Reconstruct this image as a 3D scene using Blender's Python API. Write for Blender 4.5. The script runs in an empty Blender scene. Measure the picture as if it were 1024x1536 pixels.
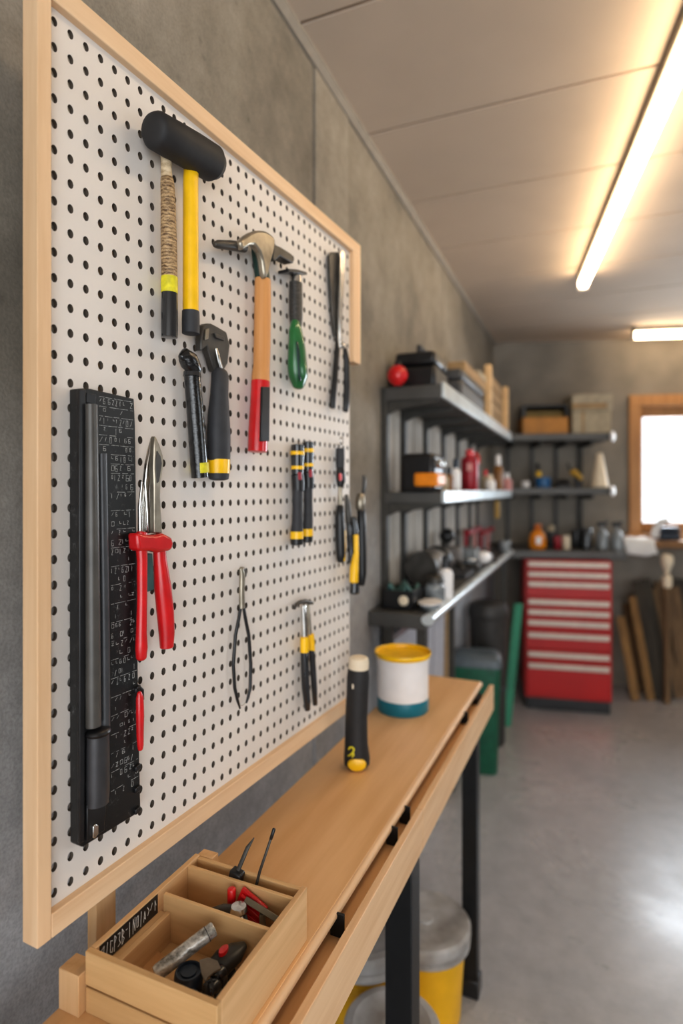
import bpy, math, random
from mathutils import Vector, Matrix
random.seed(7)
sc = bpy.context.scene
COL = sc.collection
R = math.radians
# ------------------------------------------------------------------ camera model (level camera, small vertical lens shift)
F, HX, HY = 890.0, 512.0, 735.0
TH = R(22.38); ST, CT = math.sin(TH), math.cos(TH)
EYE = 1.40
def c2w(X, Z): return (X*CT - Z*ST, X*ST + Z*CT)
def P(px, py, Z):
    x, y = c2w((px-HX)/F*Z, Z)
    return Vector((x, y, EYE + (HY-py)/F*Z))
def atz(px, py, z): return P(px, py, F*(EYE-z)/(py-HY))
def depth_of(x, y): return -x*ST + y*CT
def LW(px, dist):                                   # metres: ground point at distance dist from x=0 towards the left wall
    r = (px-HX)/F; Z = dist/(ST - r*CT)
    return Vector(c2w(r*Z, Z) + (0,))
class Frame:
    def __init__(s, o, rz): s.o = Vector(o); s.rz = rz; s.m = Matrix.Translation(s.o) @ Matrix.Rotation(rz, 4, 'Z'); s.inv = s.m.inverted()
    def loc(s, w): return s.inv @ Vector(w)
    def hit(s, px, py, y0):                         # local point where the line of sight meets local plane y = y0
        a = s.inv @ Vector((0, 0, EYE)); b = s.inv @ P(px, py, 1.0)
        t = (y0 - a.y)/(b.y - a.y); return a + (b-a)*t
W = Frame((0,0,0), 0)
# ------------------------------------------------------------------ mesh builder
class MB:
    def __init__(s): s.v = []; s.f = []
    def add(s, vs, fs):
        n = len(s.v); s.v += [tuple(v) for v in vs]; s.f += [tuple(i+n for i in f) for f in fs]; return s
    def box(s, c, d, rz=0, rx=0, ry=0):
        m = Matrix.Translation(c) @ Matrix.Rotation(rz,4,'Z') @ Matrix.Rotation(rx,4,'X') @ Matrix.Rotation(ry,4,'Y')
        vs = [m @ Vector((a*d[0]/2, b*d[1]/2, e*d[2]/2)) for a in (-1,1) for b in (-1,1) for e in (-1,1)]
        return s.add(vs, [(0,1,3,2),(4,6,7,5),(0,4,5,1),(2,3,7,6),(0,2,6,4),(1,5,7,3)])
    def bb(s, a, b):
        return s.box([(a[i]+b[i])/2 for i in range(3)], [abs(b[i]-a[i]) for i in range(3)])
    def tube(s, pts, rad, n=14, ref=(0,1,0), cap=True):
        pts = [Vector(p) for p in pts]; ref = Vector(ref); k = len(pts)
        rad = [(r, r) if not isinstance(r, (tuple, list)) else r for r in rad]
        vs = []
        for i, p in enumerate(pts):
            t = (pts[min(i+1,k-1)] - pts[max(i-1,0)]).normalized()
            a = t.cross(ref)
            if a.length < 1e-4: a = t.cross(Vector((1,0,0)))
            a.normalize(); b = a.cross(t).normalized()
            for j in range(n):
                g = 2*math.pi*j/n
                vs.append(p + a*math.cos(g)*rad[i][0] + b*math.sin(g)*rad[i][1])
        fs = [(i*n+j, i*n+(j+1)%n, (i+1)*n+(j+1)%n, (i+1)*n+j) for i in range(k-1) for j in range(n)]
        if cap: fs += [tuple(range(n))[::-1], tuple(range((k-1)*n, k*n))]
        return s.add(vs, fs)
    def rod(s, pts, rad, n=14, ref=(0,1,0), e0=.5, e1=.5):          # tube with rounded ends
        pts = [Vector(p) for p in pts]; rad = [(r, r) if not isinstance(r,(tuple,list)) else tuple(r) for r in rad]
        def endc(p, q, r, e):
            d = (p-q).normalized(); L = min(r)*e
            return [(p - d*L*(1-math.sin(g)), (r[0]*math.cos(g)**.8, r[1]*math.cos(g)**.8)) for g in (R(80), R(60), R(35), R(12))]
        A = endc(pts[0], pts[1], rad[0], e0) if e0 else [(pts[0], rad[0])]
        B = endc(pts[-1], pts[-2], rad[-1], e1)[::-1] if e1 else [(pts[-1], rad[-1])]
        mid = list(zip(pts[1:-1], rad[1:-1]))
        al = A + mid + B
        return s.tube([a[0] for a in al], [a[1] for a in al], n, ref)
    def prism(s, poly, y0, y1, top=None):                            # outline in local x,z pushed along y
        n = len(poly); q = top or poly
        vs = [(x, y0, z) for x, z in poly] + [(x, y1, z) for x, z in q]
        return s.add(vs, [tuple(range(n)), tuple(range(n, 2*n))[::-1]] + [(i, i+n, (i+1)%n+n, (i+1)%n) for i in range(n)])
    def prismz(s, poly, z0, z1):
        n = len(poly); vs = [(x, y, z0) for x, y in poly] + [(x, y, z1) for x, y in poly]
        return s.add(vs, [tuple(range(n)), tuple(range(n, 2*n))[::-1]] + [(i, i+n, (i+1)%n+n, (i+1)%n) for i in range(n)])
    def lathe(s, prof, c=(0,0,0), n=28, m=None, sq=1.0):
        vs = []; k = len(prof); c = Vector(c)
        for r, z in prof:
            for j in range(n):
                g = 2*math.pi*j/n; p = Vector((r*math.cos(g), r*math.sin(g)*sq, z))
                vs.append((m @ p if m else p) + c)
        fs = [(i*n+j, i*n+(j+1)%n, (i+1)*n+(j+1)%n, (i+1)*n+j) for i in range(k-1) for j in range(n)]
        if prof[0][0] > 1e-6: fs.append(tuple(range(n))[::-1])
        if prof[-1][0] > 1e-6: fs.append(tuple(range((k-1)*n, k*n)))
        return s.add(vs, fs)
BASE = {}
def tag(o, label, cat, group=None):
    o['label'] = label; o['category'] = cat
    if group: o['group'] = group
    return o
def thing(name, label, cat, base=(0,0,0), fr=W, group=None):
    o = bpy.data.objects.new(name, None); COL.objects.link(o); o.empty_display_size = .05
    o.location = fr.m @ Vector(base); o.rotation_euler = (0,0,fr.rz); BASE[o.name] = Vector(base)
    return tag(o, label, cat, group)
def mk(name, mb, mat, parent=None, base=None, fr=W, bevel=0, ang=35, label=None, seg=2):
    b = BASE[parent.name] if parent else Vector(base if base is not None else (0,0,0))
    me = bpy.data.meshes.new(name)
    me.from_pydata([tuple(Vector(v)-b) for v in mb.v], [], mb.f); me.update()
    import bmesh
    bm = bmesh.new(); bm.from_mesh(me); bmesh.ops.recalc_face_normals(bm, faces=bm.faces); bm.to_mesh(me); bm.free()
    for p in me.polygons: p.use_smooth = True
    me.set_sharp_from_angle(angle=R(ang))
    o = bpy.data.objects.new(name, me); COL.objects.link(o); me.materials.append(mat)
    BASE[o.name] = b
    if parent: o.parent = parent
    else: o.location = fr.m @ b; o.rotation_euler = (0,0,fr.rz)
    if bevel:
        mo = o.modifiers.new('bevel', 'BEVEL'); mo.width = bevel; mo.segments = seg; mo.limit_method = 'ANGLE'; mo.angle_limit = R(40)
    if label: o['label'] = label
    return o
def one(name, label, cat, mb, mat, base, fr=W, bevel=0, group=None, ang=35):      # a thing that is one mesh
    return tag(mk(name, mb, mat, None, base, fr, bevel, ang), label, cat, group)
def struct(name, mb, mat, bevel=0):
    o = mk(name, mb, mat, bevel=bevel); o['kind'] = 'structure'; return o
# ------------------------------------------------------------------ materials
def lin(h):
    c = [int(h[i:i+2], 16)/255 for i in (0,2,4)]
    return tuple(x/12.92 if x <= .04045 else ((x+.055)/1.055)**2.4 for x in c) + (1,)
def newmat(name):
    m = bpy.data.materials.new(name); m.use_nodes = True; nt = m.node_tree
    return m, nt, nt.nodes, nt.links, nt.nodes['Principled BSDF']
def N(nt, t, **kw):
    n = nt.nodes.new(t)
    for k, v in kw.items():
        if k in n.inputs: n.inputs[k].default_value = v
        else: setattr(n, k, v)
    return n
def coords(nt, stretch=(1,1,1), rot=(0,0,0)):
    tc = nt.nodes.new('ShaderNodeTexCoord'); mp = nt.nodes.new('ShaderNodeMapping')
    mp.inputs['Scale'].default_value = stretch; mp.inputs['Rotation'].default_value = rot
    nt.links.new(tc.outputs['Object'], mp.inputs['Vector']); return mp.outputs['Vector']
def ramp(nt, fac, stops):
    r = nt.nodes.new('ShaderNodeValToRGB'); e = r.color_ramp.elements
    while len(e) < len(stops): e.new(.5)
    for el, (p, c) in zip(e, stops): el.position = p; el.color = c if not isinstance(c, str) else lin(c)
    nt.links.new(fac, r.inputs[0]); return r.outputs[0]
def mixc(nt, fac, a, b, mode='MIX'):
    m = nt.nodes.new('ShaderNodeMix'); m.data_type = 'RGBA'; m.blend_type = mode
    for s, v in ((0, fac), (6, a), (7, b)):
        if hasattr(v, 'is_linked'): nt.links.new(v, m.inputs[s])
        else: m.inputs[s].default_value = v
    return m.outputs[2]
def bump(nt, b, h, strength=.2, dist=.002):
    n = N(nt, 'ShaderNodeBump'); n.inputs['Strength'].default_value = strength; n.inputs['Distance'].default_value = dist
    nt.links.new(h, n.inputs['Height']); nt.links.new(n.outputs[0], b.inputs['Normal'])
def M(name, h, rough=.5, metal=0, var=.12, scale=30, bmp=0, stretch=(1,1,1), coat=0, h2=None, detail=4):
    m, nt, nd, lk, b = newmat(name)
    v = coords(nt, stretch); nz = N(nt, 'ShaderNodeTexNoise', Scale=scale, Detail=detail); lk.new(v, nz.inputs['Vector'])
    c = lin(h); d = lin(h2) if h2 else tuple(x*(1-var*2) for x in c[:3]) + (1,)
    e = c if h2 else tuple(min(1, x*(1+var*.6)) for x in c[:3]) + (1,)
    col = ramp(nt, nz.outputs[0], [(.32, d), (.68, e)])
    lk.new(col, b.inputs['Base Color'])
    b.inputs['Roughness'].default_value = rough; b.inputs['Metallic'].default_value = metal; b.inputs['Coat Weight'].default_value = coat
    if bmp: bump(nt, b, nz.outputs[0], bmp)
    return m
def wood(name, light, dark, axis, rough=.55, grain=60, knots=True):
    m, nt, nd, lk, b = newmat(name)
    st = [1,1,1]; st[axis] = .06
    v = coords(nt, st)
    n1 = N(nt, 'ShaderNodeTexNoise', Scale=grain, Detail=6, Roughness=.6); lk.new(v, n1.inputs['Vector'])
    st2 = [1,1,1]; st2[axis] = .25
    n2 = N(nt, 'ShaderNodeTexNoise', Scale=9, Detail=3); lk.new(coords(nt, st2), n2.inputs['Vector'])
    c1 = ramp(nt, n1.outputs[0], [(.3, dark), (.62, light)])
    c2 = ramp(nt, n2.outputs[0], [(.3, dark), (.7, light)])
    col = mixc(nt, .45, c1, c2)
    if knots:
        vo = N(nt, 'ShaderNodeTexVoronoi', Scale=7); st3 = [1,1,1]; st3[axis] = .4
        lk.new(coords(nt, st3), vo.inputs['Vector'])
        k = ramp(nt, vo.outputs['Distance'], [(.02, (1,1,1,1)), (.09, (0,0,0,1))])
        col = mixc(nt, mixc(nt, .5, (0,0,0,1), k), col, tuple(x*.45 for x in lin(dark)[:3])+(1,))
    lk.new(col, b.inputs['Base Color']); b.inputs['Roughness'].default_value = rough
    bump(nt, b, n1.outputs[0], .12, .001)
    return m
def concrete(name, light, mid, dark, rough=.85, sc=1.0, spots=True, light_tint=None):
    m, nt, nd, lk, b = newmat(name)
    v = coords(nt)
    n1 = N(nt, 'ShaderNodeTexNoise', Scale=1.6*sc, Detail=7, Roughness=.62); lk.new(v, n1.inputs['Vector'])
    n2 = N(nt, 'ShaderNodeTexNoise', Scale=26*sc, Detail=6, Roughness=.7); lk.new(v, n2.inputs['Vector'])
    n3 = N(nt, 'ShaderNodeTexNoise', Scale=240, Detail=3); lk.new(v, n3.inputs['Vector'])
    c1 = ramp(nt, n1.outputs[0], [(.3, dark), (.5, mid), (.72, light)])
    c2 = ramp(nt, n2.outputs[0], [(.3, (.55,.55,.55,1)), (.7, (1.0,1.0,1.0,1))])
    col = mixc(nt, .55, c1, c2, 'MULTIPLY')
    c3 = ramp(nt, n3.outputs[0], [(.35, (.72,.72,.72,1)), (.6, (1,1,1,1))])
    col = mixc(nt, .5, col, c3, 'MULTIPLY')
    if spots:
        vo = N(nt, 'ShaderNodeTexVoronoi', Scale=16); lk.new(v, vo.inputs['Vector'])
        k = ramp(nt, vo.outputs['Distance'], [(.03, (.35,.33,.3,1)), (.13, (1,1,1,1))])
        col = mixc(nt, .35, col, k, 'MULTIPLY')
    if light_tint:                                            # paler, cooler light painted into the lower wall colour, fading out upwards
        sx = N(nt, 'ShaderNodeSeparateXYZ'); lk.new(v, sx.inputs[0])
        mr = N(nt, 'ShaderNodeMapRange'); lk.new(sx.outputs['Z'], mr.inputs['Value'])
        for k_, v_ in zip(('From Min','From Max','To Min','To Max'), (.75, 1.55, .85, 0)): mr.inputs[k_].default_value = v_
        lo = mixc(nt, .75, lin(light_tint), mixc(nt, 1.0, c2, c3, 'MULTIPLY'), 'MULTIPLY')
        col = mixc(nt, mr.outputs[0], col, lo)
    lk.new(col, b.inputs['Base Color']); b.inputs['Roughness'].default_value = rough
    bump(nt, b, n3.outputs[0], .25, .002)
    return m
def emit(name, h, s):
    m, nt, nd, lk, b = newmat(name)
    b.inputs['Base Color'].default_value = lin(h); b.inputs['Emission Color'].default_value = lin(h); b.inputs['Emission Strength'].default_value = s
    return m

m_wall = concrete('concrete_wall', 'aea69a', '958d80', '6e675c', light_tint='c6c8ce')
m_wallpale = concrete('concrete_wall_pale', 'b6aea2', 'a29a8d', '857d71', spots=False, light_tint='c6c8ce')
m_back = M('back_wall_paint', '8d857a', .85, var=.14, scale=3.5, bmp=.1)
m_ceil = M('ceiling_panel', 'cdbdac', .75, var=.035, scale=3)
m_trim = M('grey_trim', '958e84', .7, var=.05)
m_frame = wood('pine_frame', 'e9c9a4', 'd3ab80', 2, .55, 55, False)
m_frameh = wood('pine_frame_long', 'ecceaa', 'd6b088', 0, .55, 55, False)
m_bench = wood('bench_plywood', 'ebc291', 'd0a06b', 1, .42, 22)
m_benched = wood('bench_edge', 'ebc9a2', 'd2a678', 1, .5, 60, False)
m_crate = wood('crate_wood', 'dbb582', 'b98f5c', 0, .6, 60)
m_cratey = wood('crate_wood_side', 'e0ba8b', 'c19564', 1, .6, 60)
m_post = wood('batten_pine', 'deb78a', 'c0935f', 2, .6, 60, False)
m_board = M('pegboard_paint', 'e0d9d2', .5, var=.03, scale=5)
m_hole = M('hardboard_edge', '5d5247', .85, var=.1)
m_black = M('black_steel', '1a1a1b', .45, .3, .15)
m_rub = M('black_rubber', '252425', .62, 0, .12, 60, .1)
m_plast = M('black_plastic', '1c1c1e', .33, 0, .15)
m_gloss = M('glossy_black', '232528', .2, 0, .15, coat=.4)
m_grip = M('grey_grip', '35363a', .6, 0, .1, 60, .05)
m_dgrey = M('dark_grey_metal', '55524e', .42, .6, .2)
m_lead = M('tarnished_steel', 'a59c8c', .38, .8, .18, 40)
m_chrome = M('bright_steel', 'd5d3cf', .22, 1, .12, 40)
m_white = M('white_plastic', 'eeecec', .4, 0, .02)
m_yel = M('yellow_plastic', 'f9c60a', .38, 0, .06, coat=.15)
m_yel2 = M('lemon_tape', 'e8dc28', .5, 0, .15, 90)
m_red = M('red_plastic', 'd0161c', .3, 0, .1, coat=.35)
m_green = M('green_lacquer', '1d6a35', .28, 0, .15, coat=.4)
m_teal = M('teal_paint', '0e7488', .35, 0, .06)
m_dkgreen = M('dark_green_enamel', '1f3d36', .35, .3, .2)
m_hickory = wood('hickory_handle', 'dca266', 'c1854a', 2, .45, 70, False)
m_shelf = M('shelf_steel', '5d5c5a', .5, .4, .12, 6)
m_shelfedge = M('shelf_edge_steel', 'd9e2e6', .28, .35, .12, 10)
m_upright = M('upright_steel', '4d4b47', .55, .3, .12)
m_slat = M('pale_wall_slat', 'bdb4a8', .75, 0, .12, 6)
m_cab = M('cabinet_red', 'b80b08', .45, 0, .06, 4)
m_alu = M('drawer_pull_grey', 'd3c6ba', .45, .1, .05)
m_bin = M('bin_green', '0c5a40', .45, 0, .12)
m_binlid = M('bin_lid_grey', '5a646b', .4, 0, .1)
m_binblack = M('bin_black', '3a3735', .5, 0, .12)
m_card = M('cardboard', 'a88a63', .85, 0, .1)
m_beige = M('beige_board', 'b5a68c', .8, 0, .08)
m_cream = M('cream_plastic', 'e7d8bf', .5, 0, .05)
m_orange = M('orange_plastic', 'e58a12', .4, 0, .12, 20)
m_winwood = wood('window_pine', 'c08f5a', '98693b', 2, .5, 30)
m_old1 = wood('weathered_plank', '866a4a', '55402c', 2, .8, 40)
m_old2 = wood('dark_plank', '4a4338', '2a251f', 2, .8, 40)
m_old3 = wood('tan_plank', '9b7645', '6c4f2d', 2, .8, 40)
m_lidgrey = M('grimy_lid', 'bcbab9', .7, 0, .12, 14, .1, h2='8f8983')
m_bucket = M('bucket_yellow', 'f0b60e', .42, 0, .1, 8)
m_paper = M('white_cloth', 'dcdad8', .8, 0, .06, 12, .2)
m_panel = M('pale_panel', 'b9b7bd', .7, 0, .05)
m_navy = M('navy_plastic', '25303f', .4, 0, .2)
m_brown = M('amber_plastic', '8a5a1e', .35, 0, .15)
m_pink = M('pink_plastic', 'cf8f8a', .45, 0, .1)
m_crim = M('crimson_steel', 'a01c2c', .35, .1, .15)
m_blue = M('blue_plastic', '1f5f93', .4, 0, .1)
m_glassy = M('grey_polythene', '8c9296', .25, 0, .2, 40, coat=.3)
m_rag = M('teal_rag', '5e8583', .9, 0, .2, 20, .3)
m_tealboard = M('teal_board', '2f8a6a', .6, 0, .12, 6)
m_tube = emit('lamp_tube', 'ffe4bd', 22.0)
m_chalk = M('chalk_white', 'd8d8d4', .8, 0, .1)
def floor_mat():
    m, nt, nd, lk, b = newmat('polished_concrete')
    v = coords(nt)
    n1 = N(nt, 'ShaderNodeTexNoise', Scale=1.3, Detail=8, Roughness=.6, Distortion=.4); lk.new(v, n1.inputs['Vector'])
    n2 = N(nt, 'ShaderNodeTexNoise', Scale=14, Detail=6, Roughness=.7); lk.new(v, n2.inputs['Vector'])
    c = ramp(nt, n1.outputs[0], [(.28, '9b9b9e'), (.5, 'b1b0b2'), (.75, 'c4c3c5')])
    c2 = ramp(nt, n2.outputs[0], [(.3, (.72,.72,.72,1)), (.65, (1,1,1,1))])
    vo = N(nt, 'ShaderNodeTexVoronoi', Scale=5); lk.new(v, vo.inputs['Vector'])
    k = ramp(nt, vo.outputs['Distance'], [(.02, (.4,.4,.4,1)), (.06, (1,1,1,1))])
    c = mixc(nt, .5, mixc(nt, .7, c, c2, 'MULTIPLY'), k, 'MULTIPLY')
    lk.new(c, b.inputs['Base Color'])
    b.inputs['IOR'].default_value = 1.75; rr = ramp(nt, n1.outputs[0], [(.38, (.42,)*3+(1,)), (.6, (.22,)*3+(1,))]); lk.new(rr, b.inputs['Roughness'])
    bump(nt, b, n2.outputs[0], .06, .002)
    return m
m_floor = floor_mat()
def wrap_mat(name, a, b_, lo, hi, ring=90, rough=.5, metal=0):          # wound string, ribs or crumpled foil
    m, nt, nd, lk, b = newmat(name)
    w = N(nt, 'ShaderNodeTexWave', Scale=ring, Distortion=4.0, Detail=3); w.bands_direction = 'Z'; w.inputs['Detail Scale'].default_value = 3
    lk.new(coords(nt), w.inputs['Vector'])
    n = N(nt, 'ShaderNodeTexNoise', Scale=110, Detail=6, Roughness=.75); lk.new(coords(nt, (1,1,2.2)), n.inputs['Vector'])
    c = mixc(nt, .6, ramp(nt, w.outputs[1], [(.2, a), (.8, b_)]), ramp(nt, n.outputs[0], [(lo, a), (hi, b_)]))
    lk.new(c, b.inputs['Base Color']); b.inputs['Roughness'].default_value = rough; b.inputs['Metallic'].default_value = metal
    bump(nt, b, w.outputs[1], .4, .001); return m
m_twine = wrap_mat('wound_twine', '553a20', 'c9aa7e', .42, .60, 70)
m_pale = wrap_mat('pale_wood_worn', 'a58a66', 'e0ccab', .35, .55, 20)
m_foil = wrap_mat('crumpled_foil', '77756f', 'e4e2dc', .4, .6, 25, .3, .5)
m_film = M('black_plastic_film', '101113', .16, 0, .1, 70, .9, (1,1,2.5), coat=.5, detail=6)
m_ribs = wrap_mat('ribbed_black', '151514', '6b6761', .5, .75, 120, .4)
def sheet_mat():                                                        # scuffed print on the black square's sheet
    m, nt, nd, lk, b = newmat('scuffed_black_sheet')
    n = N(nt, 'ShaderNodeTexNoise', Scale=60, Detail=8, Roughness=.8); lk.new(coords(nt, (1,1,1)), n.inputs['Vector'])
    vo = N(nt, 'ShaderNodeTexVoronoi', Scale=210); vo.feature = 'DISTANCE_TO_EDGE'; lk.new(coords(nt, (1,1,.8)), vo.inputs['Vector'])
    e = ramp(nt, vo.outputs['Distance'], [(.02, (1,1,1,1)), (.08, (0,0,0,1))])
    k = ramp(nt, n.outputs[0], [(.55, (0,0,0,1)), (.72, (.5,.5,.5,1))])
    f = mixc(nt, 1.0, e, k, 'MULTIPLY')
    lk.new(mixc(nt, f, lin('141516'), lin('a0a2a1')), b.inputs['Base Color']); b.inputs['Roughness'].default_value = .4
    return m
m_sheet = sheet_mat()
# ================================================================== THE ROOM
WX = -.63; CZ = 2.48
cx, cy = c2w((740-HX)/F*4.38, 4.38)
PHI = TH - R(8)
BK = Frame((cx, cy, 0), PHI)                         # back wall: local x along it to the right, local y into it
def bkp(px, py, o=0): return BK.hit(px, py, -o)
XR = 3.3
f = MB(); f.bb((WX-.2, -3, -.1), (XR+.2, 6.5, 0)); struct('floor', f, m_floor)
# left wall in cast panels, shallow joints between them
js = [-3, -.55, 1.346, 1.575, 2.81, cy+.05]
w = MB(); w.bb((WX-.2, -3, 0), (WX-.008, cy+.05, CZ))
for i in range(5):
    if i != 2: w.bb((WX-.02, js[i]+.004, 0), (WX, js[i+1]-.004, CZ))
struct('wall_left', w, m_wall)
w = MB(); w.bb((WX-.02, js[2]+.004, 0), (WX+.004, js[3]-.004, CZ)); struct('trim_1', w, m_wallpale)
w = MB(); w.prism([(0,0),(.020,0),(.020,-.010),(.008,-.022),(0,-.022)], -3, cy+.05)
w.v = [(x+WX, y, z+CZ) for x, y, z in w.v]; struct('trim_2', w, m_trim)
# ceiling boards across the room
c = MB(); c.bb((WX-.2, -3, CZ+.012), (XR+.2, 6.5, CZ+.12))
y = -2.95
while y < 6.3:
    c.bb((WX, y+.006, CZ), (XR, y+.459, CZ+.02)); y += .465
struct('ceiling', c, m_ceil)
w = MB(); w.bb((XR, -3, 0), (XR+.15, 6.2, CZ)); struct('wall_right', w, m_back)
# back wall with a window opening
wl = bkp(955, 610).x; wr = wl + 1.75; wt = bkp(955, 608).z; wb = bkp(955, 800).z
TL = 3.4
w = MB(); w.bb((-.3, 0, 0), (wl, .18, CZ)); w.bb((wr, 0, 0), (TL+1, .18, CZ)); w.bb((wl, 0, 0), (wr, .18, wb)); w.bb((wl, 0, wt), (wr, .18, CZ))
o = mk('wall_back', w, m_back, None, (0,0,0), BK); o['kind'] = 'structure'
win = thing('window_1', 'pine framed window in the back wall, bright daylight behind its pane', 'window', (wl, 0, wb), BK); win['kind'] = 'structure'
fw = bkp(966, 700).x - wl
w = MB(); a = .05
w.bb((wl-.06, -.03, wb-.02), (wl+.02, .1, wt+.06)); w.bb((wr-.02, -.03, wb-.02), (wr+.06, .1, wt+.06)); w.bb((wl-.06, -.032, wt-.01), (wr+.06, .1, wt+.07)); w.bb((wl-.09, -.06, wb-.05), (wr+.09, .1, wb))
mk('window_frame', w, m_winwood, win, bevel=.006)
w = MB(); z0 = bkp(966, 784).z; z1 = bkp(966, 625).z
w.bb((wl+.02, .03, wb), (wl+fw, .075, wt)); w.bb((wr-fw, .03, wb), (wr-.02, .075, wt)); w.bb((wl+fw, .03, z1), (wr-fw, .075, wt)); w.bb((wl+fw, .03, wb), (wr-fw, .075, z0))
sash = mk('sash', w, m_winwood, win, bevel=.005)
m_glass, nt, nd, lk, b = newmat('window_glass')
nz = N(nt, 'ShaderNodeTexNoise', Scale=3.0); lk.new(coords(nt), nz.inputs['Vector'])
tr = N(nt, 'ShaderNodeBsdfTransparent'); gl = N(nt, 'ShaderNodeBsdfGlossy', Roughness=.05); mx = N(nt, 'ShaderNodeMixShader'); mx.inputs[0].default_value = .06
lk.new(ramp(nt, nz.outputs[0], [(.3, (.93,.95,.97,1)), (.7, (1,1,1,1))]), tr.inputs[0])
lk.new(tr.outputs[0], mx.inputs[1]); lk.new(gl.outputs[0], mx.inputs[2]); lk.new(mx.outputs[0], nd['Material Output'].inputs[0])
w = MB(); w.bb((wl+fw, .05, z0), (wr-fw, .055, z1)); mk('window_pane', w, m_glass, win)
# ================================================================== CEILING LIGHTS
def strip_light(p0, p1, label):
    p0, p1 = Vector(p0), Vector(p1); d = (p1-p0).normalized(); L = (p1-p0).length; rz = math.atan2(d.y, d.x); c0 = (p0+p1)/2
    fr = Frame((c0.x, c0.y, CZ), rz)
    t = thing('strip_light', label, 'ceiling light', (0,0,0), fr)
    h = MB(); h.bb((-L/2, -.027, -.028), (L/2, .027, 0)); mk('housing', h, m_trim, t, bevel=.004)
    e = MB(); e.rod([(-L/2+.012, 0, -.052), (-L/2+.04, 0, -.052), (L/2-.04, 0, -.052), (L/2-.012, 0, -.052)], [.024]*4, 16, (0,0,1), .3, .3); mk('diffuser', e, m_tube, t)
    g = MB(); g.bb((-L/2, -.025, -.079), (-L/2+.010, .025, -.026)); g2 = MB(); g2.bb((L/2-.010, -.025, -.079), (L/2, .025, -.026))
    mk('end_cap', g, m_white, t, bevel=.004); mk('end_cap', g2, m_white, t, bevel=.004)
hl = CZ - .052
a = atz(874, 427, hl) if False else P(874, 427, F*(hl-EYE)/(HY-427)); b_ = P(1024, 88, F*(hl-EYE)/(HY-88))
d = (a-b_).normalized(); strip_light(a, a - d*2.6, 'long glowing strip light running overhead toward the viewer, the nearer of two')
q = P(948, 515, 3.95); q2 = q + Vector((math.cos(PHI), math.sin(PHI), 0))*1.5
strip_light((q.x, q.y, 0), (q2.x, q2.y, 0), 'far strip light across the ceiling above the window by the back wall')
# ================================================================== PEGBOARD
ALF = R(4.2)
n_ = Vector((math.cos(ALF), -math.sin(ALF), 0))
REC = .010
p0 = P(56, HY, .617)
PB = Frame((p0.x - n_.x*REC, p0.y - n_.y*REC, 0), math.pi/2 - ALF)
def S(px, py, off=0): return PB.hit(px, py, -off)
def S2(px, py, off=0): q = S(px, py, off); return (q.x, q.z)
def SZ(px, off=0):
    q = PB.m @ S(px, HY, off); return depth_of(q.x, q.y)
zb = 1.4 - 690*.617/F; zt = 1.4 + 793.5*.617/F
s_far = S(541, 365, REC).x; s_edge = S(524, 700, 0).x
print('PEGBOARD', zb, zt, s_far, s_edge, 'far z', S(541,365,REC).z, S(541,1052,REC).z)
zt2, zb2 = zt, zb
pg = thing('pegboard', 'large white perforated pegboard in a pine frame mounted on the concrete wall', 'pegboard', (0, 0, zb), PB)
RW = .026; SW = .017; BD = -.014
st_z0 = S(536, 545, REC).z
w = MB(); w.bb((0, -REC, zb), (SW, -BD, zt)); mk('side_rail', w, m_frame, pg, bevel=.0012)
w = MB(); w.bb((SW, -REC, zt-RW), (s_far, -BD, zt)); mk('top_rail', w, m_frameh, pg, bevel=.0012)
w = MB(); w.bb((SW, -REC, zb), (s_edge, -BD, zb+RW)); mk('bottom_rail', w, m_frameh, pg, bevel=.0012)
w = MB(); w.bb((s_edge, -REC, st_z0), (s_far, -BD, zt-RW)); mk('side_rail', w, m_frame, pg, bevel=.0012)
# perforated sheet, every hole cut through
sheet = MB(); hole = MB()
px_, pz_ = .0207, .0272
nx = int((s_edge - SW)/px_); nz = int((zt - zb - 2*RW)/pz_)
gx = (s_edge - SW)/nx; gz = (zt - zb - 2*RW)/nz; rh = .0039; rv = .0051
for i in range(nx):
    for j in range(nz):
        ox = SW + (i+.5)*gx; oz = zb + RW + (j+.5)*gz
        out = []; ring = []; rb = []
        for k in range(16):
            g = math.pi*k/8; c_, s_ = math.cos(g), math.sin(g); q = 1/max(abs(c_), abs(s_))
            out.append((ox + c_*q*gx/2, 0, oz + s_*q*gz/2)); ring.append((ox + c_*rh, 0, oz + s_*rv)); rb.append((ox + c_*rh, .0055, oz + s_*rv))
        sheet.add(out + ring, [(k, (k+1)%16, (k+1)%16+16, k+16) for k in range(16)])
        hole.add(ring + rb, [(k, (k+1)%16, (k+1)%16+16, k+16) for k in range(16)])
bk_ = MB(); bk_.bb((SW, .0055, zb+RW), (s_edge, .0056, zt-RW))
sh = mk('perforated_sheet', sheet, m_board, pg)
ho = mk('hole_edge', hole, m_hole, sh, label='brown raw edges of the punched holes'); ho['kind'] = 'stuff'
# battens that carry the board: they stand on the bench top behind it
BZ = .84
def batten(px, w_, name='batten', z0=None):
    q = S(px, 1385, -.03); m = MB(); m.bb((q.x-w_/2, .0145, z0 or BZ), (q.x+w_/2, .03, zt-.06)); return mk(name, m, m_post, pg, bevel=.001)
batten(146, .030); batten(470, .030, z0=zb+.04)
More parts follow.
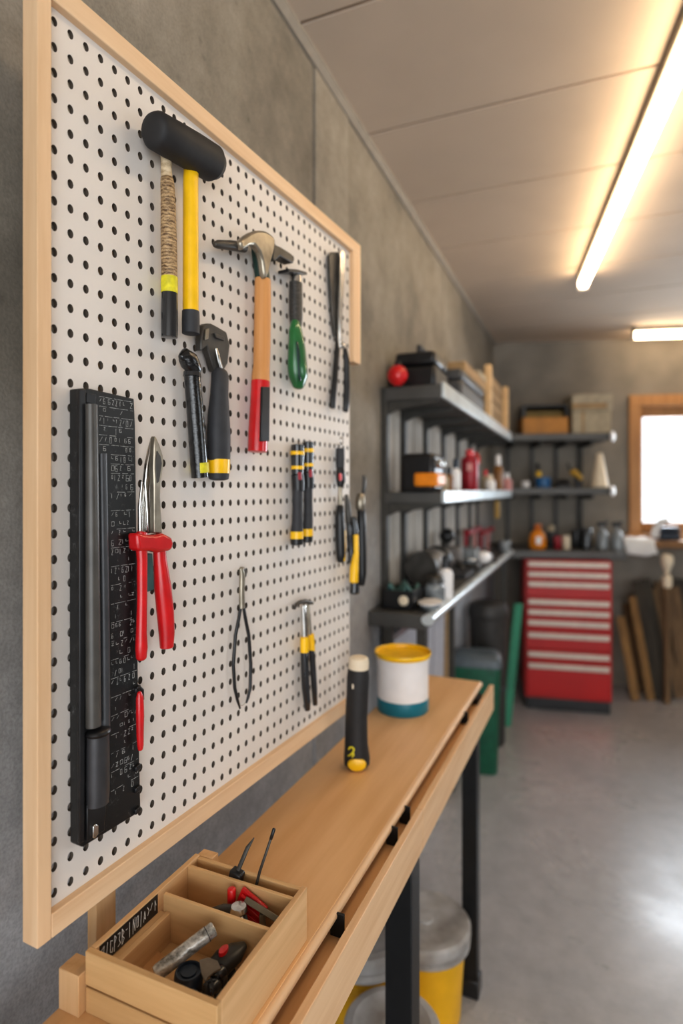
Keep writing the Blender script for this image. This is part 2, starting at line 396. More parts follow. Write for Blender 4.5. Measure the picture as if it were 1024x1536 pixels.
# ================================================================== WALL TOOLS
def spine(rows, off):
    pts, rad = [], []
    for r in rows:
        px, py, hw = r[:3]; o = r[3] if len(r) > 3 else off
        q = S(px, py, o); wq = PB.m @ q; Z = depth_of(wq.x, wq.y)
        pts.append(q); rad.append(hw*Z/F/math.sqrt(1+((px-HX)/F)**2*.6))
    return pts, rad
def tool(name, label, cat, px, py, group=None):
    q = S(px, py, 0); return thing(name, label, cat, (q.x, 0, q.z), PB, group)
def rodpart(name, rows, off, mat, root, flat=1.0, e=(.5,.5), n=16, bevel=0, label=None):
    p, r = spine(rows, off); rr_ = []
    for row, a in zip(rows, r):
        v = P(row[0], row[1], 1.0) - Vector((0,0,EYE)); v.z = 0; v.normalize(); c2 = v.dot(n_)**2
        a = a/math.sqrt(c2 + flat*flat*(1-c2)); rr_.append((a, a*flat))
    r = rr_
    m = MB(); m.rod(p, r, n, (0,1,0), e[0], e[1]); return mk(name, m, mat, root, label=label)
def poly(pts, off): return [S2(x, y, off) for x, y in pts]
def plate(name, pts, o0, o1, mat, root, bevel=.001, label=None):
    m = MB(); m.prism(poly(pts, o1), -o1, -o0); return mk(name, m, mat, root, bevel=bevel, label=label)
# mallet
t = tool('rubber_mallet', 'black rubber mallet with a yellow handle hanging near the top of the pegboard', 'mallet', 285, 502)
rodpart('head', [(226,192,25),(234,196,28.5),(262,212,28.5),(290,228,28),(316,244,27),(329,252,24)], .031, m_rub, t, 1, (.25,.9), 24)
rodpart('handle', [(287,240,11),(286,270,11.5),(286,400,11.8),(286,474,12)], .022, m_yel, t, 1, (0,0))
rodpart('end_cap', [(286,466,13.2),(286,480,13.4),(286,502,13.4)], .022, m_grip, t, 1, (.1,.15))
# twine wrapped stick
t = tool('twine_wrapped_handle', 'stick wound with brown twine, lemon band and black tip, beside the yellow mallet handle', 'tool handle', 254, 507)
rodpart('shaft', [(248,214,7.5),(249,240,8),(250,272,8.5)], .016, m_pale, t, 1, (.3,0))
rodpart('twine_wrap', [(250,264,9.5),(251,275,10.5),(252,300,11),(253,360,12),(254,420,12)], .017, m_twine, t, 1, (.4,0))
rodpart('band', [(254,416,12.5),(254,425,12.8),(254,440,12.6)], .017, m_yel2, t, 1, (0,0))
rodpart('tip', [(254,437,12.2),(254,470,12.6),(254,507,12.6)], .017, m_gloss, t, 1, (.1,.1))
# claw hammer
t = tool('claw_hammer', 'claw hammer with a pale wooden shaft and red grip on the pegboard', 'hammer', 388, 679)
plate('head', [(360,362),(367,355),(376,349),(384,345.5),(392,345),(399,346),(404,349),(410,354),(414,361),(412,374),(408,390),(404,408),(400,419),(397,408),(395,392),(391,378),(383,367.5),(376,368),(365,375)], .022, .035, m_lead, t, .004)
rodpart('peen', [(321,367,4.5),(327,366.5,6.5),(345,368,7.5),(366,371,8)], .021, m_dgrey, t, 1, (.6,.1), label='dark rounded peen')
plate('claw', [(411,366),(420,370),(438,381),(441,390),(440,395),(428,389),(420,384),(412,392),(409,388)], .010, .030, m_dgrey, t, .002, label='dark split claw')
rodpart('neck', [(384,368,8),(388,385,10.5),(392,405,11.5),(394,421,12)], .017, m_dkgreen, t, .8, (0,0))
rodpart('shaft', [(394,419,12),(394,440,12.5),(393,520,12.7),(392,552,12.6),(391,562,13.5),(391,574,14)], .019, m_hickory, t, .85, (0,0))
gr = rodpart('grip', [(391,571,14.6),(390,600,14.6),(387,650,14.8),(386,679,15)], .019, m_red, t, .9, (.1,.15))
plate('grip_inset', [(394,580),(405,580),(404,662),(392,662)], .030, .0345, m_plast, gr, .001, label='black inset strip')
# wire brush
t = tool('wire_brush', 'green handled brush with a black ribbed neck, right of the claw hammer', 'brush', 446, 584)
plate('cap', [(432.5,403),(446,404),(460,408),(461,412),(446,409),(433,408)], .004, .026, m_plast, t, .001)
rodpart('ferrule', [(443,409,8),(443,426,8.5)], .013, m_chrome, t, .8, (0,0))
rodpart('ribbed_neck', [(443.5,423,10),(443.5,450,10.5),(443.5,475,10.3),(444,490,9)], .016, m_ribs, t, .8, (.2,.2))
h = rodpart('handle', [(443,480,6),(443,495,10),(445,520,13),(446,550,15),(447,565,14.5),(447,584,9)], .020, m_green, t, .7, (.4,.8))
rodpart('thumb_hollow', [(445,512,1.5),(448,530,3.6),(450,552,4.6),(450,566,3.5),(450,572,1.5)], .030, m_dkgreen, h, .35, (.8,.8))
# garden shears style scissors at the far top
t = tool('long_scissors', 'long silver scissors with black handles at the far upper edge of the pegboard', 'scissors', 510, 618)
plate('blade', [(494,384),(498,378),(509,378),(512,390),(513,440),(510,505),(503,505),(499,470),(496,430)], .004, .010, m_dgrey, t, .001)
plate('blade', [(511,378),(514,375),(516.5,380),(517,400),(516,440),(514,470),(514,522),(510,522),(509,470)], .012, .018, m_chrome, t, .001, label='bright blade')
rodpart('handle', [(508,498,4.3),(505,530,4.2),(502,570,4.6),(499,600,4.6),(499,613,4)], .010, m_plast, t, .8)
rodpart('handle', [(517,522,3.2),(519.5,540,4.6),(520,580,5),(519,605,5),(518,618,4)], .014, m_plast, t, .8)
m = MB(); q = S(514, 519, .02); m.lathe([(0,-.004),(.006,-.004),(.006,.003),(.004,.005),(0,.005)], q, 14, Matrix.Rotation(R(90),4,'X')); mk('pivot', m, m_chrome, t)
# cutter with grey grip
t = tool('jab_cutter', 'cutter with a dark metal head, charcoal grip and yellow band near the centre left', 'cutter', 330, 721)
plate('head', [(305,488),(310,485),(317,485),(328,491),(340,498),(345,518),(342,545),(335,557),(322,557),(315,533),(311,519),(302,526),(302,508)], .006, .018, m_dgrey, t, .002)
plate('blade_mount', [(309,494),(314,492),(313,508),(308,510)], .018, .021, m_lead, t, .0008); plate('rivet_plate', [(322,499),(336,505),(337,511),(325,507)], .018, .0215, m_dgrey, t, .0008)
rodpart('lever', [(324,522,2),(328,540,3),(333,556,3)], .021, m_chrome, t, .7)
rodpart('grip', [(331,553,11),(330,562,13),(329,590,13.5),(328,620,16),(328,650,17.8),(328,680,17.5),(328,692,17)], .018, m_grip, t, .8, (.5,0))
rodpart('band', [(328,689,17.2),(328,696,17.4),(328,703,16.9),(328,710,16.6)], .018, m_yel, t, .82, (0,0))
rodpart('end_cap', [(328,708,15.8),(328,714,15.6),(328,721,15)], .018, m_grip, t, .82, (0,.25))
# film wrapped torch
t = tool('wrapped_torch', 'slanted torch wrapped in crinkled black film with a yellow label near its foot', 'torch', 300, 718)
rodpart('knob_head', [(270,537,6),(276,534,12),(283,541,15),(291,553,12),(296,560,10)], .020, m_film, t, .9, (.8,.5))
rodpart('collar', [(288,556,13),(288,566,14)], .018, m_gloss, t, .9, (.2,.1))
rodpart('body', [(288,563,12.5),(291,600,12.8),(295,650,13),(298,690,13.2),(300,717,13.5)], .017, m_film, t, .9, (0,.1))
rodpart('label_band', [(299,694,13.8),(299.5,702,13.9),(300,709,13.9)], .017, m_yel2, t, .92, (0,0))
# black square with tubes
t = tool('black_gauge_panel', 'tall black marked panel with grey tubes clipped along its left side', 'measuring panel', 150, 1272)
PT = .016
plate('panel', [(118,583),(131,582),(201,598),(203,640),(205,800),(207,1000),(208,1080),(211,1214),(208,1219),(124,1271),(119,1268),(118,1000)], .001, PT, m_sheet, t, .0012)
plate('channel', [(119,584),(129,583.5),(129,606),(128,1090),(127,1262),(120,1266)], PT-.0005, .020, m_plast, t, .001, label='plain black edge strip')
plate('top_hook', [(130,589),(144,592),(143,607),(130,604)], PT-.0005, .019, m_plast, t, .0005)
rodpart('large_tube', [(137,606,9.5),(138,700,10),(139,900,11),(140,1090,12)], .023, M('grey_tube', '56534f', .36, .15, .12), t, .9, (.1,.1))
rodpart('small_tube', [(153,680,7.5),(155,800,7.5),(157,950,7.5),(158,1092,7.5)], .021, M('dim_tube', '47484b', .38, .15, .12), t, .9, (.1,.1))
rodpart('sleeve', [(147,1100,17),(147,1140,17.5),(147,1190,17.5),(146,1208,17)], .022, M('sleeve_grey', '454446', .4, .3, .15), t, .8, (.1,.15))
rodpart('collar', [(147,1091,18.5),(147,1098,19.5),(147,1105,18.5)], .022, m_plast, t, .85, (.3,.3))
plate('lower_bar', [(131,1208),(160,1204),(157,1246),(131,1263)], PT-.0005, .021, m_plast, t, .001)
plate('clip', [(140,1240),(144,1236),(148,1238),(148,1251),(143,1258),(140,1257)], .0205, .024, m_chrome, t, .0008, label='bright metal clip')
for yy in (1030, 1148, 1180, 1212):
    plate('catch', [(204,yy+3),(211.5,yy-3),(212,yy+5),(204,yy+11)], .010, .020, m_plast, t, .001)
mk_ = MB()
def stroke(mb, x0, z0, x1, z1, w_, y):
    dx, dz = x1-x0, z1-z0; L = math.hypot(dx, dz) or 1e-6; nx_, nz_ = -dz/L*w_/2, dx/L*w_/2
    mb.add([(x0+nx_, y, z0+nz_), (x1+nx_, y, z1+nz_), (x1-nx_, y, z1-nz_), (x0-nx_, y, z0-nz_)], [(0,1,2,3)])
for r in range(44):                                    # printed graduation rows and worn figures
    yl = 600 + r*13.8; major = r % 2 == 0
    xa = 146 if yl < 672 else 164
    A = S(xa, yl + 4 - (yl-735)*.012, PT); B = S(201 + (yl-600)/75, yl, PT)
    zz = S(180, yl, PT).z; xr = B.x - .002
    dens = .95 if yl < 760 else .75
    if major or yl < 700:
        kx = A.x + .002
        while kx < xr:
            L_ = random.uniform(.004, .016)
            if random.random() < dens: stroke(mk_, kx, zz, min(kx+L_, xr), zz + random.uniform(-.0003,.0003), .00045, -PT-.0003)
            kx += L_ + random.uniform(.0005, .004)
    kx = A.x + .003
    while kx < xr - .003:
        if random.random() < (dens if major else .35):
            hgt = random.uniform(.003, .007); zb_ = zz - .002 - hgt; wd_ = random.uniform(.0015, .004)
            g_ = random.choice([[(0,0),(0,1)], [(0,1),(1,1),(1,0),(0,0),(0,1)], [(0,1),(1,1),(0,0),(1,0)], [(0,1),(0,.4),(1,.4)], [(0,.5),(1,.5),(1,0),(0,0),(0,1),(1,1)], [(0,0),(1,1)]])
            for (a0, b0), (a1, b1) in zip(g_, g_[1:]): stroke(mk_, kx+a0*wd_, zb_+b0*hgt, kx+a1*wd_, zb_+b1*hgt, .0005, -PT-.0003)
        kx += random.uniform(.0045, .008)
mk('graduations', mk_, M('worn_print', 'c4c6c4', .7, 0, .3, 200), t)
# red handled probe tucked behind the panel's edge
t = tool('red_handled_probe', 'small red handled tool hooked on the right edge of the black panel', 'hand tool', 210, 1125)
rodpart('handle', [(209,1037,3.5),(209.5,1046,5.8),(210,1075,6.2),(210,1100,5.6),(210.5,1118,5),(210.5,1126,4)], .026, m_red, t, .9, (.8,.8))
rodpart('hook', [(205,1032,2),(209,1031,2.6),(213,1035,2.8),(214,1050,2.4)], .021, m_plast, t, .9)
# red snips
t = tool('red_handled_snips', 'steel snips with red handles hanging right of the black panel', 'snips', 232, 990)
plate('blade', [(231,655),(226,672),(221,696),(218,725),(221,770),(222,800),(228,800),(225,740),(227,705),(233,668)], .014, .020, m_chrome, t, .0015)
plate('blade', [(233.5,653),(240,668),(245,684),(246,694),(242,722),(241,745),(244,800),(232,800),(232,730),(231,700),(232,670)], .022, .031, m_lead, t, .002)
plate('hollow', [(236,676),(241,684),(243,695),(239,722),(236,725),(234,706),(234,690)], .0308, .0320, m_dgrey, t, .0008)
rodpart('shank', [(214,722,3),(211,760,4.5),(212,798,5.5)], .014, m_chrome, t, .7)
rodpart('handle', [(213,797,8.5),(212,806,9),(212,818,9),(213,840,8),(213,900,7.6),(212,950,8.2),(212,972,9.4),(212,991,8.4)], .027, m_red, t, .9, (.3,.8))
rodpart('handle', [(239,822,10),(240,840,10),(244,880,13),(248,920,13),(250,950,12),(250,973,10.5)], .024, m_red, t, .9, (.3,.3))
plate('bolster', [(206,799),(218,802),(235,803),(246,800),(259,806),(262,816),(258,826),(240,829),(228,826),(208,827)], .019, .037, m_red, t, .004)
plate('spacer', [(221,832),(229,830),(232,884),(222,888)], .004, .012, m_rag, t, .001, label='teal grey spacer between the handles')
# thin tongs
t = tool('spring_tongs', 'thin black looped tongs with a small steel head low on the pegboard', 'tongs', 362, 1063)
rodpart('head', [(361,851,3),(363,860,4.3),(363,870,4.5),(362.5,890,4.2),(363,913,4.6)], .010, m_lead, t, .8, (.5,.3))
plate('jaw', [(366,850),(370,856),(370,864),(366,870),(364,860)], .006, .013, m_chrome, t, .001)
rodpart('arm', [(361.5,906,2.4),(358,928,2.5),(353,953,2.6),(349.8,997,2.6),(352,1032,2.5),(356,1050,2.2),(360,1063,1.5)], .009, m_plast, t, .9)
rodpart('arm', [(364.5,906,2.4),(368,928,2.5),(373,953,2.6),(376,997,2.6),(375,1032,2.5),(372,1046,2.2),(369,1055,1.6)], .009, m_plast, t, .9)
rodpart('wire', [(360,1058,.5),(364,1058,.5),(369,1053,.5)], .009, m_chrome, t, 1)
# nippers
t = tool('end_nippers', 'end nippers with black and yellow handles at the lower right of the pegboard', 'nippers', 463, 1065)
rodpart('jaw', [(441,914,2),(444,907,2.8),(450,903,3.2),(458,902,3.5),(466,904,3),(469,905,2)], .016, m_dgrey, t, 1)
rodpart('shank', [(455,906,4),(456,930,4.2),(457,958,4.6)], .014, m_chrome, t, .8)
rodpart('shank', [(462,906,2.6),(463,930,2.8),(465,956,3.2)], .010, m_lead, t, .8)
h = rodpart('handle', [(456.5,975,6.4),(457,1000,6.4),(458,1030,6),(460,1050,5.5),(461,1066,4.5)], .015, m_gloss, t, .9)
rodpart('band', [(456.5,955,6.5),(456.5,966,6.6),(456.5,978,6.5)], .015, m_yel, h, .92, (.1,0))
h = rodpart('handle', [(467,973,4.8),(469,1000,4.8),(471,1030,4.6),(472.5,1058,3.8)], .012, m_gloss, t, .9)
rodpart('band', [(466,951,4.8),(467,962,5),(467.5,976,4.9)], .012, m_yel, h, .92, (.1,0))
# two slim torches
def torch(dx, lab, off, k=1.0):
    t = tool('slim_torch', lab, 'torch', 446+dx, 818 if k == 1 else 814, 'slim torches in the middle of the pegboard')
    y = lambda v: v if k == 1 else v-4
    rodpart('head', [(446+dx,y(666),10*k),(446+dx,y(678),10.4*k),(446+dx,y(700),9.5*k),(446+dx,y(712),9*k)], off, m_gloss, t, .9, (.2,.1))
    rodpart('ring', [(446+dx,y(677),10.8*k),(446+dx,y(682.5),10.8*k)], off, m_yel, t, .92, (0,0))
    rodpart('ring', [(446+dx,y(699),10*k),(446+dx,y(704),9.9*k)], off, m_yel, t, .92, (0,0))
    rodpart('switch_housing', [(446+dx,y(711),9.6*k),(447+dx,y(725),9.8*k),(447+dx,y(738),9.4*k)], off, m_plast, t, .9, (.1,.2))
    rodpart('switch', [(449+dx,y(708),3),(450+dx,y(720),3)], off+.008, m_crim, t, .6)
    rodpart('body', [(446+dx,y(735),8*k),(446+dx,y(760),7.9*k),(446+dx,y(785),8.6*k),(445+dx,y(798),9.7*k)], off, m_grip, t, .9, (0,0))
    rodpart('band', [(445+dx,y(797),10*k),(445+dx,y(808),10*k)], off, m_yel, t, .92, (0,0))
    rodpart('end_cap', [(445+dx,y(807),9.8*k),(445+dx,y(818),9.4*k)], off, m_plast, t, .9, (0,.2))
torch(0, 'slim black torch with yellow rings, left and nearer of a touching pair', .017)
torch(16, 'slim black torch with yellow rings, right and farther of a touching pair', .012, .85)
# far cluster at the right edge
t = tool('peg_ring', 'small bright ring hook at the far right edge of the pegboard above a screwdriver', 'hook', 512, 668)
m = MB(); q = S(512, 661, .012); rr = 5*SZ(512)/F; m.tube([q + Vector((rr*math.cos(g*math.pi/8), 0, rr*math.sin(g*math.pi/8))) for g in range(17)], [.0014]*17, 8, (0,1,0), False)
mk('ring', m, m_chrome, t); rodpart('peg', [(511,667,1.5,.0),(511,667.5,1.5,.012)], .012, m_chrome, t)
t = tool('ratchet_screwdriver', 'grey and black screwdriver with a red button, nearest of the far right cluster', 'screwdriver', 511, 843)
rodpart('top_sleeve', [(510,672,6.5),(510,690,6.8),(510,702,6.5)], .012, m_grip, t, .9, (.1,.1))
rodpart('chuck', [(510,700,6),(510.5,712,7.2),(511,722,6.8),(510,731,5)], .012, m_plast, t, .9)
rodpart('button', [(510,710,2.4),(510.5,721,2.4)], .020, m_red, t, .6)
rodpart('stem', [(510,729,3.2),(510,762,3.6)], .011, m_lead, t, .9)
h = rodpart('grip', [(510,757,5.5),(509.5,775,6.8),(510,800,7.4),(511,830,7.2),(511,844,6)], .012, m_plast, t, .9)
rodpart('stripe', [(515.5,795,3.2),(515.5,820,3.3),(515,842,3)], .0175, m_yel, h, .6)
t = tool('combination_pliers', 'pliers with long black handles and a broad yellow grip in the far right cluster', 'pliers', 530, 890)
rodpart('jaw', [(519,742,2.6),(521,755,4),(522,770,5),(523,785,5)], .012, m_dgrey, t, .8)
rodpart('handle', [(523,780,4.2),(525,805,5),(527,830,5),(526,846,4.6)], .010, m_gloss, t, .9)
h = rodpart('handle', [(530,775,3.6),(533,800,5),(532.5,840,5.5),(532,870,6.4),(531,892,7.8)], .017, m_gloss, t, .9)
rodpart('yellow_grip', [(533.5,801,4.3),(533.5,830,4.6),(531,852,6.8),(530.5,875,6.8)], .019, m_yel, h, .9)
t = tool('craft_knife', 'black handled knife with a dark blade, farthest in the right cluster beyond the board edge', 'knife', 542, 878)
rodpart('blade', [(546,713,3),(546,728,3.2),(543.5,748,3)], .004, m_dgrey, t, .5)
rodpart('collar', [(541,740,6),(540,752,7.5),(540,766,7)], .008, m_lead, t, .9)
rodpart('grip', [(541.5,760,6),(542,790,7),(542.5,830,7.4),(543,860,6.8),(542,879,5)], .008, m_plast, t, .9)
# ================================================================== BENCH
BR = -R(1.5)
BN = Frame((-.3277, 0, 0), BR)                      # front edge at local x = 0, running along local y
BY0, BY1, BW = .16, 1.76, .212
t = thing('narrow_workbench', 'long narrow plywood workbench with black steel legs below the pegboard', 'workbench', (0, BY0, 0), BN)
TT = .018
m = MB(); m.bb((-BW, BY0, BZ-TT), (-.006, BY1, BZ)); mk('bench_top', m, m_bench, t, bevel=.001)
m = MB(); m.tube([(-.005, BY0, BZ-.008), (-.005, BY1, BZ-.008)], [(.0075, .0078)]*2, 16, (0,0,1)); mk('nosing', m, m_benched, t)
m = MB(); m.bb((-.06, BY0, BZ-.048), (.021, BY1-.02, BZ-.036)); mk('ledge', m, m_bench, t, bevel=.001)
for a, b_ in ((BY0, 1.03), (1.031, BY1+.01)):
    m = MB(); m.bb((.021, a, BZ-.080), (.033, b_, BZ-.008)); mk('front_rail', m, m_benched, t, bevel=.0012)
for px, py in ((506,1388),(583,1255),(606,1225),(695,1080)):
    q = BN.loc(atz(px, py, BZ-.03)); m = MB(); m.bb((-.004, q.y-.013, BZ-.036), (.012, q.y-.009, BZ-.004)); m.bb((-.008, q.y-.013, BZ-.036), (-.003, q.y+.011, BZ-.016)); mk('bracket', m, m_black, t, bevel=.0008)
def leg(x, y, w_=.046):
    m = MB(); m.bb((x-w_/2, y-w_/2, .012), (x+w_/2, y+w_/2, BZ-.058)); l = mk('leg', m, m_black, t, bevel=.002)
    m = MB(); m.bb((x-w_*.62, y-w_*.62, 0), (x+w_*.62, y+w_*.62, .05)); mk('foot', m, m_plast, l, bevel=.004)
leg(-.006, 1.035, .05); leg(-.013, 1.67, .042); leg(-.195, 1.695, .032); leg(-.006, .25, .05); leg(-.185, .25, .05)
m = MB(); m.bb((-.20, 1.66, BZ-.058), (.01, 1.71, BZ-TT)); m.bb((-.20, .24, BZ-.058), (.01, .27, BZ-TT)); mk('cross_bar', m, m_black, t)
# crate
CH = .066; ct = BZ + CH
cs = [BN.loc(atz(px, py, ct)) for px, py in ((120,1431),(289,1285),(470,1326),(324,1502))]
print('CRATE', [tuple(round(v,3) for v in c) for c in cs])
x0 = (cs[0].x+cs[1].x)/2; x1 = (cs[2].x+cs[3].x)/2; y0 = (cs[0].y+cs[3].y)/2; y1 = (cs[1].y+cs[2].y)/2
x0 = max(x0, -BW+.002)
wt_ = .0075; cz0 = BZ
t = thing('tool_crate', 'shallow divided wooden crate of small tools at the near end of the bench', 'crate', (x0, y0, cz0), BN)
m = MB(); m.bb((x0+.001, y0+.001, cz0+.001), (x1-.001, y1-.001, cz0+.006)); mk('bottom', m, m_crate, t)
m = MB(); m.bb((x0, y0, cz0+.030), (x1, y0+wt_, ct)); mk('front_slat', m, m_crate, t, bevel=.001)
m = MB(); m.bb((x0, y0+.0005, cz0), (x1, y0+wt_, cz0+.027)); mk('front_slat', m, m_crate, t, bevel=.001)
m = MB(); m.bb((x1-wt_, y0+wt_, cz0), (x1, y1, ct)); mk('side_panel', m, m_cratey, t, bevel=.001)
m = MB(); m.bb((x0, y0+wt_, cz0), (x0+wt_, y1, ct)); lw_ = mk('side_panel', m, m_cratey, t, bevel=.001)
m = MB(); m.bb((x0+wt_, y1-wt_*.8, cz0), (x1-wt_, y1, ct-.002)); mk('end_panel', m, m_crate, t, bevel=.001)
yd1 = y1 - .026; yd2 = BN.loc(atz(430, 1387, ct)).y; yd2 = y1 - .078
m = MB(); m.bb((x0+wt_, yd1, cz0+.006), (x1-wt_, yd1+.005, ct-.001)); mk('divider', m, m_crate, t, bevel=.0008)
m = MB(); m.bb((x0+wt_+.004, yd2, cz0+.006), (x1-wt_, yd2+.005, ct-.004)); mk('divider', m, m_crate, t, bevel=.0008)
m = MB(); m.bb((x0+wt_+.009, y0+wt_, cz0+.006), (x0+wt_+.016, yd2, ct-.023)); m.bb((x0+wt_, y0+wt_, ct-.030), (x0+wt_+.010, yd2, ct-.025)); mk('inner_ledge', m, m_cratey, t, bevel=.0008)
# black chalk strip with pale handwriting on the inside of the left panel
la, lb = y0+wt_+.005, yd2-.006; lz0, lz1 = ct-.024, ct-.0015; lx = x0+wt_
m = MB(); m.bb((lx, la, lz0), (lx+.0008, lb, lz1)); lab = mk('name_strip', m, m_plast, t, label='black strip with chalk handwriting')
m = MB()
def vst(pts, u0, uw):
    for (a0, b0), (a1, b1) in zip(pts, pts[1:]):
        ya, za = u0+a0*uw, lz0+.0025+b0*(lz1-lz0-.005); yb, zb_ = u0+a1*uw, lz0+.0025+b1*(lz1-lz0-.005)
        L = math.hypot(yb-ya, zb_-za) or 1e-6; ny, nz_ = -(zb_-za)/L*.00045, (yb-ya)/L*.00045
        m.add([(lx+.0010, ya+ny, za+nz_), (lx+.0010, yb+ny, zb_+nz_), (lx+.0010, yb-ny, zb_-nz_), (lx+.0010, ya-ny, za-nz_)], [(0,1,2,3)])
G = [[(0,.8),(.8,.95),(.3,0)], [(.2,0),(.6,1)], [(.9,.8),(.3,.9),(.2,.2),(.8,.1),(.9,.4)], [(.2,0),(.3,1),(.8,.8),(.3,.5)], [(.1,.9),(.8,.9),(.5,.5),(.9,.2),(.1,.1)],
     [(.2,0),(.25,1),(.8,.7),(.3,.5),(.9,.3),(.3,0)], [(.2,.7),(.8,.7)], [(.2,0),(.2,1)], [(.1,0),(.2,1),(.8,.1),(.8,1)], [(.2,.2),(.7,.2),(.7,.9),(.2,.9),(.2,.2)],
     [(.3,0),(.5,1)], [(.1,.1),(.5,.8),(.8,.2),(.3,.4)], [(.2,.9),(.8,.6),(.3,.3)], [(.1,.5),(.8,.9)], [(.5,.2),(.5,.9),(.9,.5)]]
uw = (lb-la-.004)/len(G)
for i, g in enumerate(G): vst(g, la+.002+i*uw, uw*.85)
mk('handwriting', m, m_chalk, lab)
# things lying in the crate ---------------------------------------------------
CF = cz0 + .006
def cp(px, py, z): return BN.loc(atz(px, py, z))
a = cp(232, 1462, CF+.030); b_ = cp(322, 1392, CF+.052)
a.y = max(a.y, y0+wt_+.010); b_.y = min(b_.y, yd2-.006)
d = b_-a
t = thing('foil_wrapped_tube', 'silvery foil wrapped tube lying across the front compartment of the crate', 'tube', (a.x, a.y, a.z), BN)
m = MB(); m.rod([a, a+d*.05, a+d*.86, a+d*.865, a+d*.97, b_], [.0075,.0082,.0082,.0078,.0078,.0075], 16, (0,0,1), .1, .2); mk('body', m, m_foil, t)
m = MB(); m.tube([a+d*.858, a+d*.868], [.0086,.0086], 16, (0,0,1)); mk('ring', m, m_plast, t)
k = cp(283, 1456, CF+.034); k.y = max(k.y, y0+wt_+.016)
t = thing('round_dial_knob', 'round blue-black ridged dial lying in the front of the crate', 'dial', (k.x, k.y, CF), BN)
m = MB(); m.lathe([(.010,0),(.014,.006),(.0155,.028),(.0148,.033),(.0138,.0345),(.0120,.0345),(.0116,.032),(.0085,.032),(.0082,.0338),(0,.0338)], (k.x, k.y, CF), 28); mk('dial', m, m_navy, t)
m = MB(); m.rod([(k.x+.006, k.y-.006, CF+.024), (k.x+.018, k.y-.012, CF+.016), (k.x+.028, k.y-.008, CF+.010)], [(.006,.006)]*3, 12, (0,0,1)); mk('arm', m, m_navy, t)
q = cp(312, 1450, CF+.042)
t = thing('paint_scraper', 'grey steel scraper blade standing among black handles in the crate', 'scraper', (q.x, q.y, CF), BN)
A4 = [cp(*v, CF+h_) for v, h_ in (((299,1440),.044),((312,1436),.046),((326,1441),.045),((331,1452),.043),((320,1458),.041),((311,1466),.039),((308,1472),.038),((302,1460),.040))]
m = MB(); n4 = len(A4); m.add([p_ for p_ in A4] + [p_-Vector((0,0,.0018)) for p_ in A4], [tuple(range(n4)), tuple(range(n4,2*n4))[::-1]] + [(i_, (i_+1)%n4, (i_+1)%n4+n4, i_+n4) for i_ in range(n4)]); mk('blade', m, m_lead, t)
m = MB(); m.rod([A4[6]-Vector((0,0,.002)), A4[6]+Vector((.002,-.002,-.018)), A4[6]+Vector((.004,-.003,-.034))], [(.003,.002),(.006,.005),(.006,.005)], 12); mk('handle', m, m_plast, t)
a3, b3 = cp(318, 1456, CF+.024), cp(369, 1416, CF+.036)
a3.y = max(a3.y, y0+wt_+.012); b3.y = min(b3.y, yd2-.004); b3.x = min(b3.x, x1-wt_-.006)
t = thing('black_trimmer', 'black wedge shaped tool with a red button in the crate front', 'trimmer', (a3.x, a3.y, CF), BN)
d3 = b3-a3
m = MB(); m.rod([a3, a3+d3*.3, a3+d3*.7, b3], [(.010,.012),(.015,.012),(.013,.008),(.005,.004)], 14, (0,0,1), .4, .6); bd = mk('body', m, M('trimmer_grey', '36342f', .35, 0, .2, 40), t)
m = MB(); m.lathe([(0,0),(.0045,0),(.0042,.004),(0,.005)], a3+d3*.33+Vector((0,0,.0105)), 14, None, 1.7); mk('button', m, m_red, t)
m = MB(); m.rod([a3+Vector((0,0,-.010)), a3+d3*.6+Vector((.004,0,-.020))], [.006,.006], 10, (0,0,1)); mk('base', m, m_grip, t)
for i, (px_0, py_0, px_1, py_1, hz) in enumerate(((314,1462,341,1456,.030),(305,1484,332,1475,.026))):
    c0, c1 = cp(px_0, py_0, CF+hz), cp(px_1, py_1, CF+hz)
    c0.y = max(c0.y, y0+wt_+.010); c1.y = max(c1.y, y0+wt_+.010); c1.x = min(c1.x, x1-wt_-.009)
    e_ = c1-c0
    m = MB(); m.rod([c0, c0+e_*.3, c0+e_*.7, c1], [(.0065,.006),(.0078,.0068),(.0078,.0068),(.006,.0055)], 14, (0,0,1), .8, .8)
    h = thing('stubby_handle', ['short black grip in the crate corner, upper of two', 'short black grip in the crate corner, lower and nearer of two'][i], 'tool handle', (c0.x, c0.y, CF), BN, 'black grips in the crate corner')
    mk('grip', m, m_gloss, h); m = MB(); m.tube([c0+e_*.4, c0+e_*.5], [(.0083,.0072)]*2, 14, (0,0,1)); mk('collar', m, m_grip, h)
    m = MB(); m.rod([c1-e_*.2-Vector((0,0,.004)), c1-e_*.2-Vector((0,0,hz-.001))], [.004,.004], 10); mk('shank', m, m_dgrey, h)
q = cp(228, 1432, CF+.003)
m = MB(); pl = [(-.034,-.045),(-.010,-.048),(.016,-.03),(.024,.0),(.020,.030),(.004,.038),(-.014,.020),(-.028,-.01)]
m.prismz([(min(q.x, x0+.07)+a0, (y0+yd2)/2+b0*.9) for a0, b0 in pl], CF, CF+.005)
one('wood_offcut', 'flat pale splintered wood offcut on the crate floor under the foil tube', 'wood scrap', m, wood('offcut', 'd2a877', 'a5713f', 1, .7, 50), (q.x, q.y, CF), BN, .001)
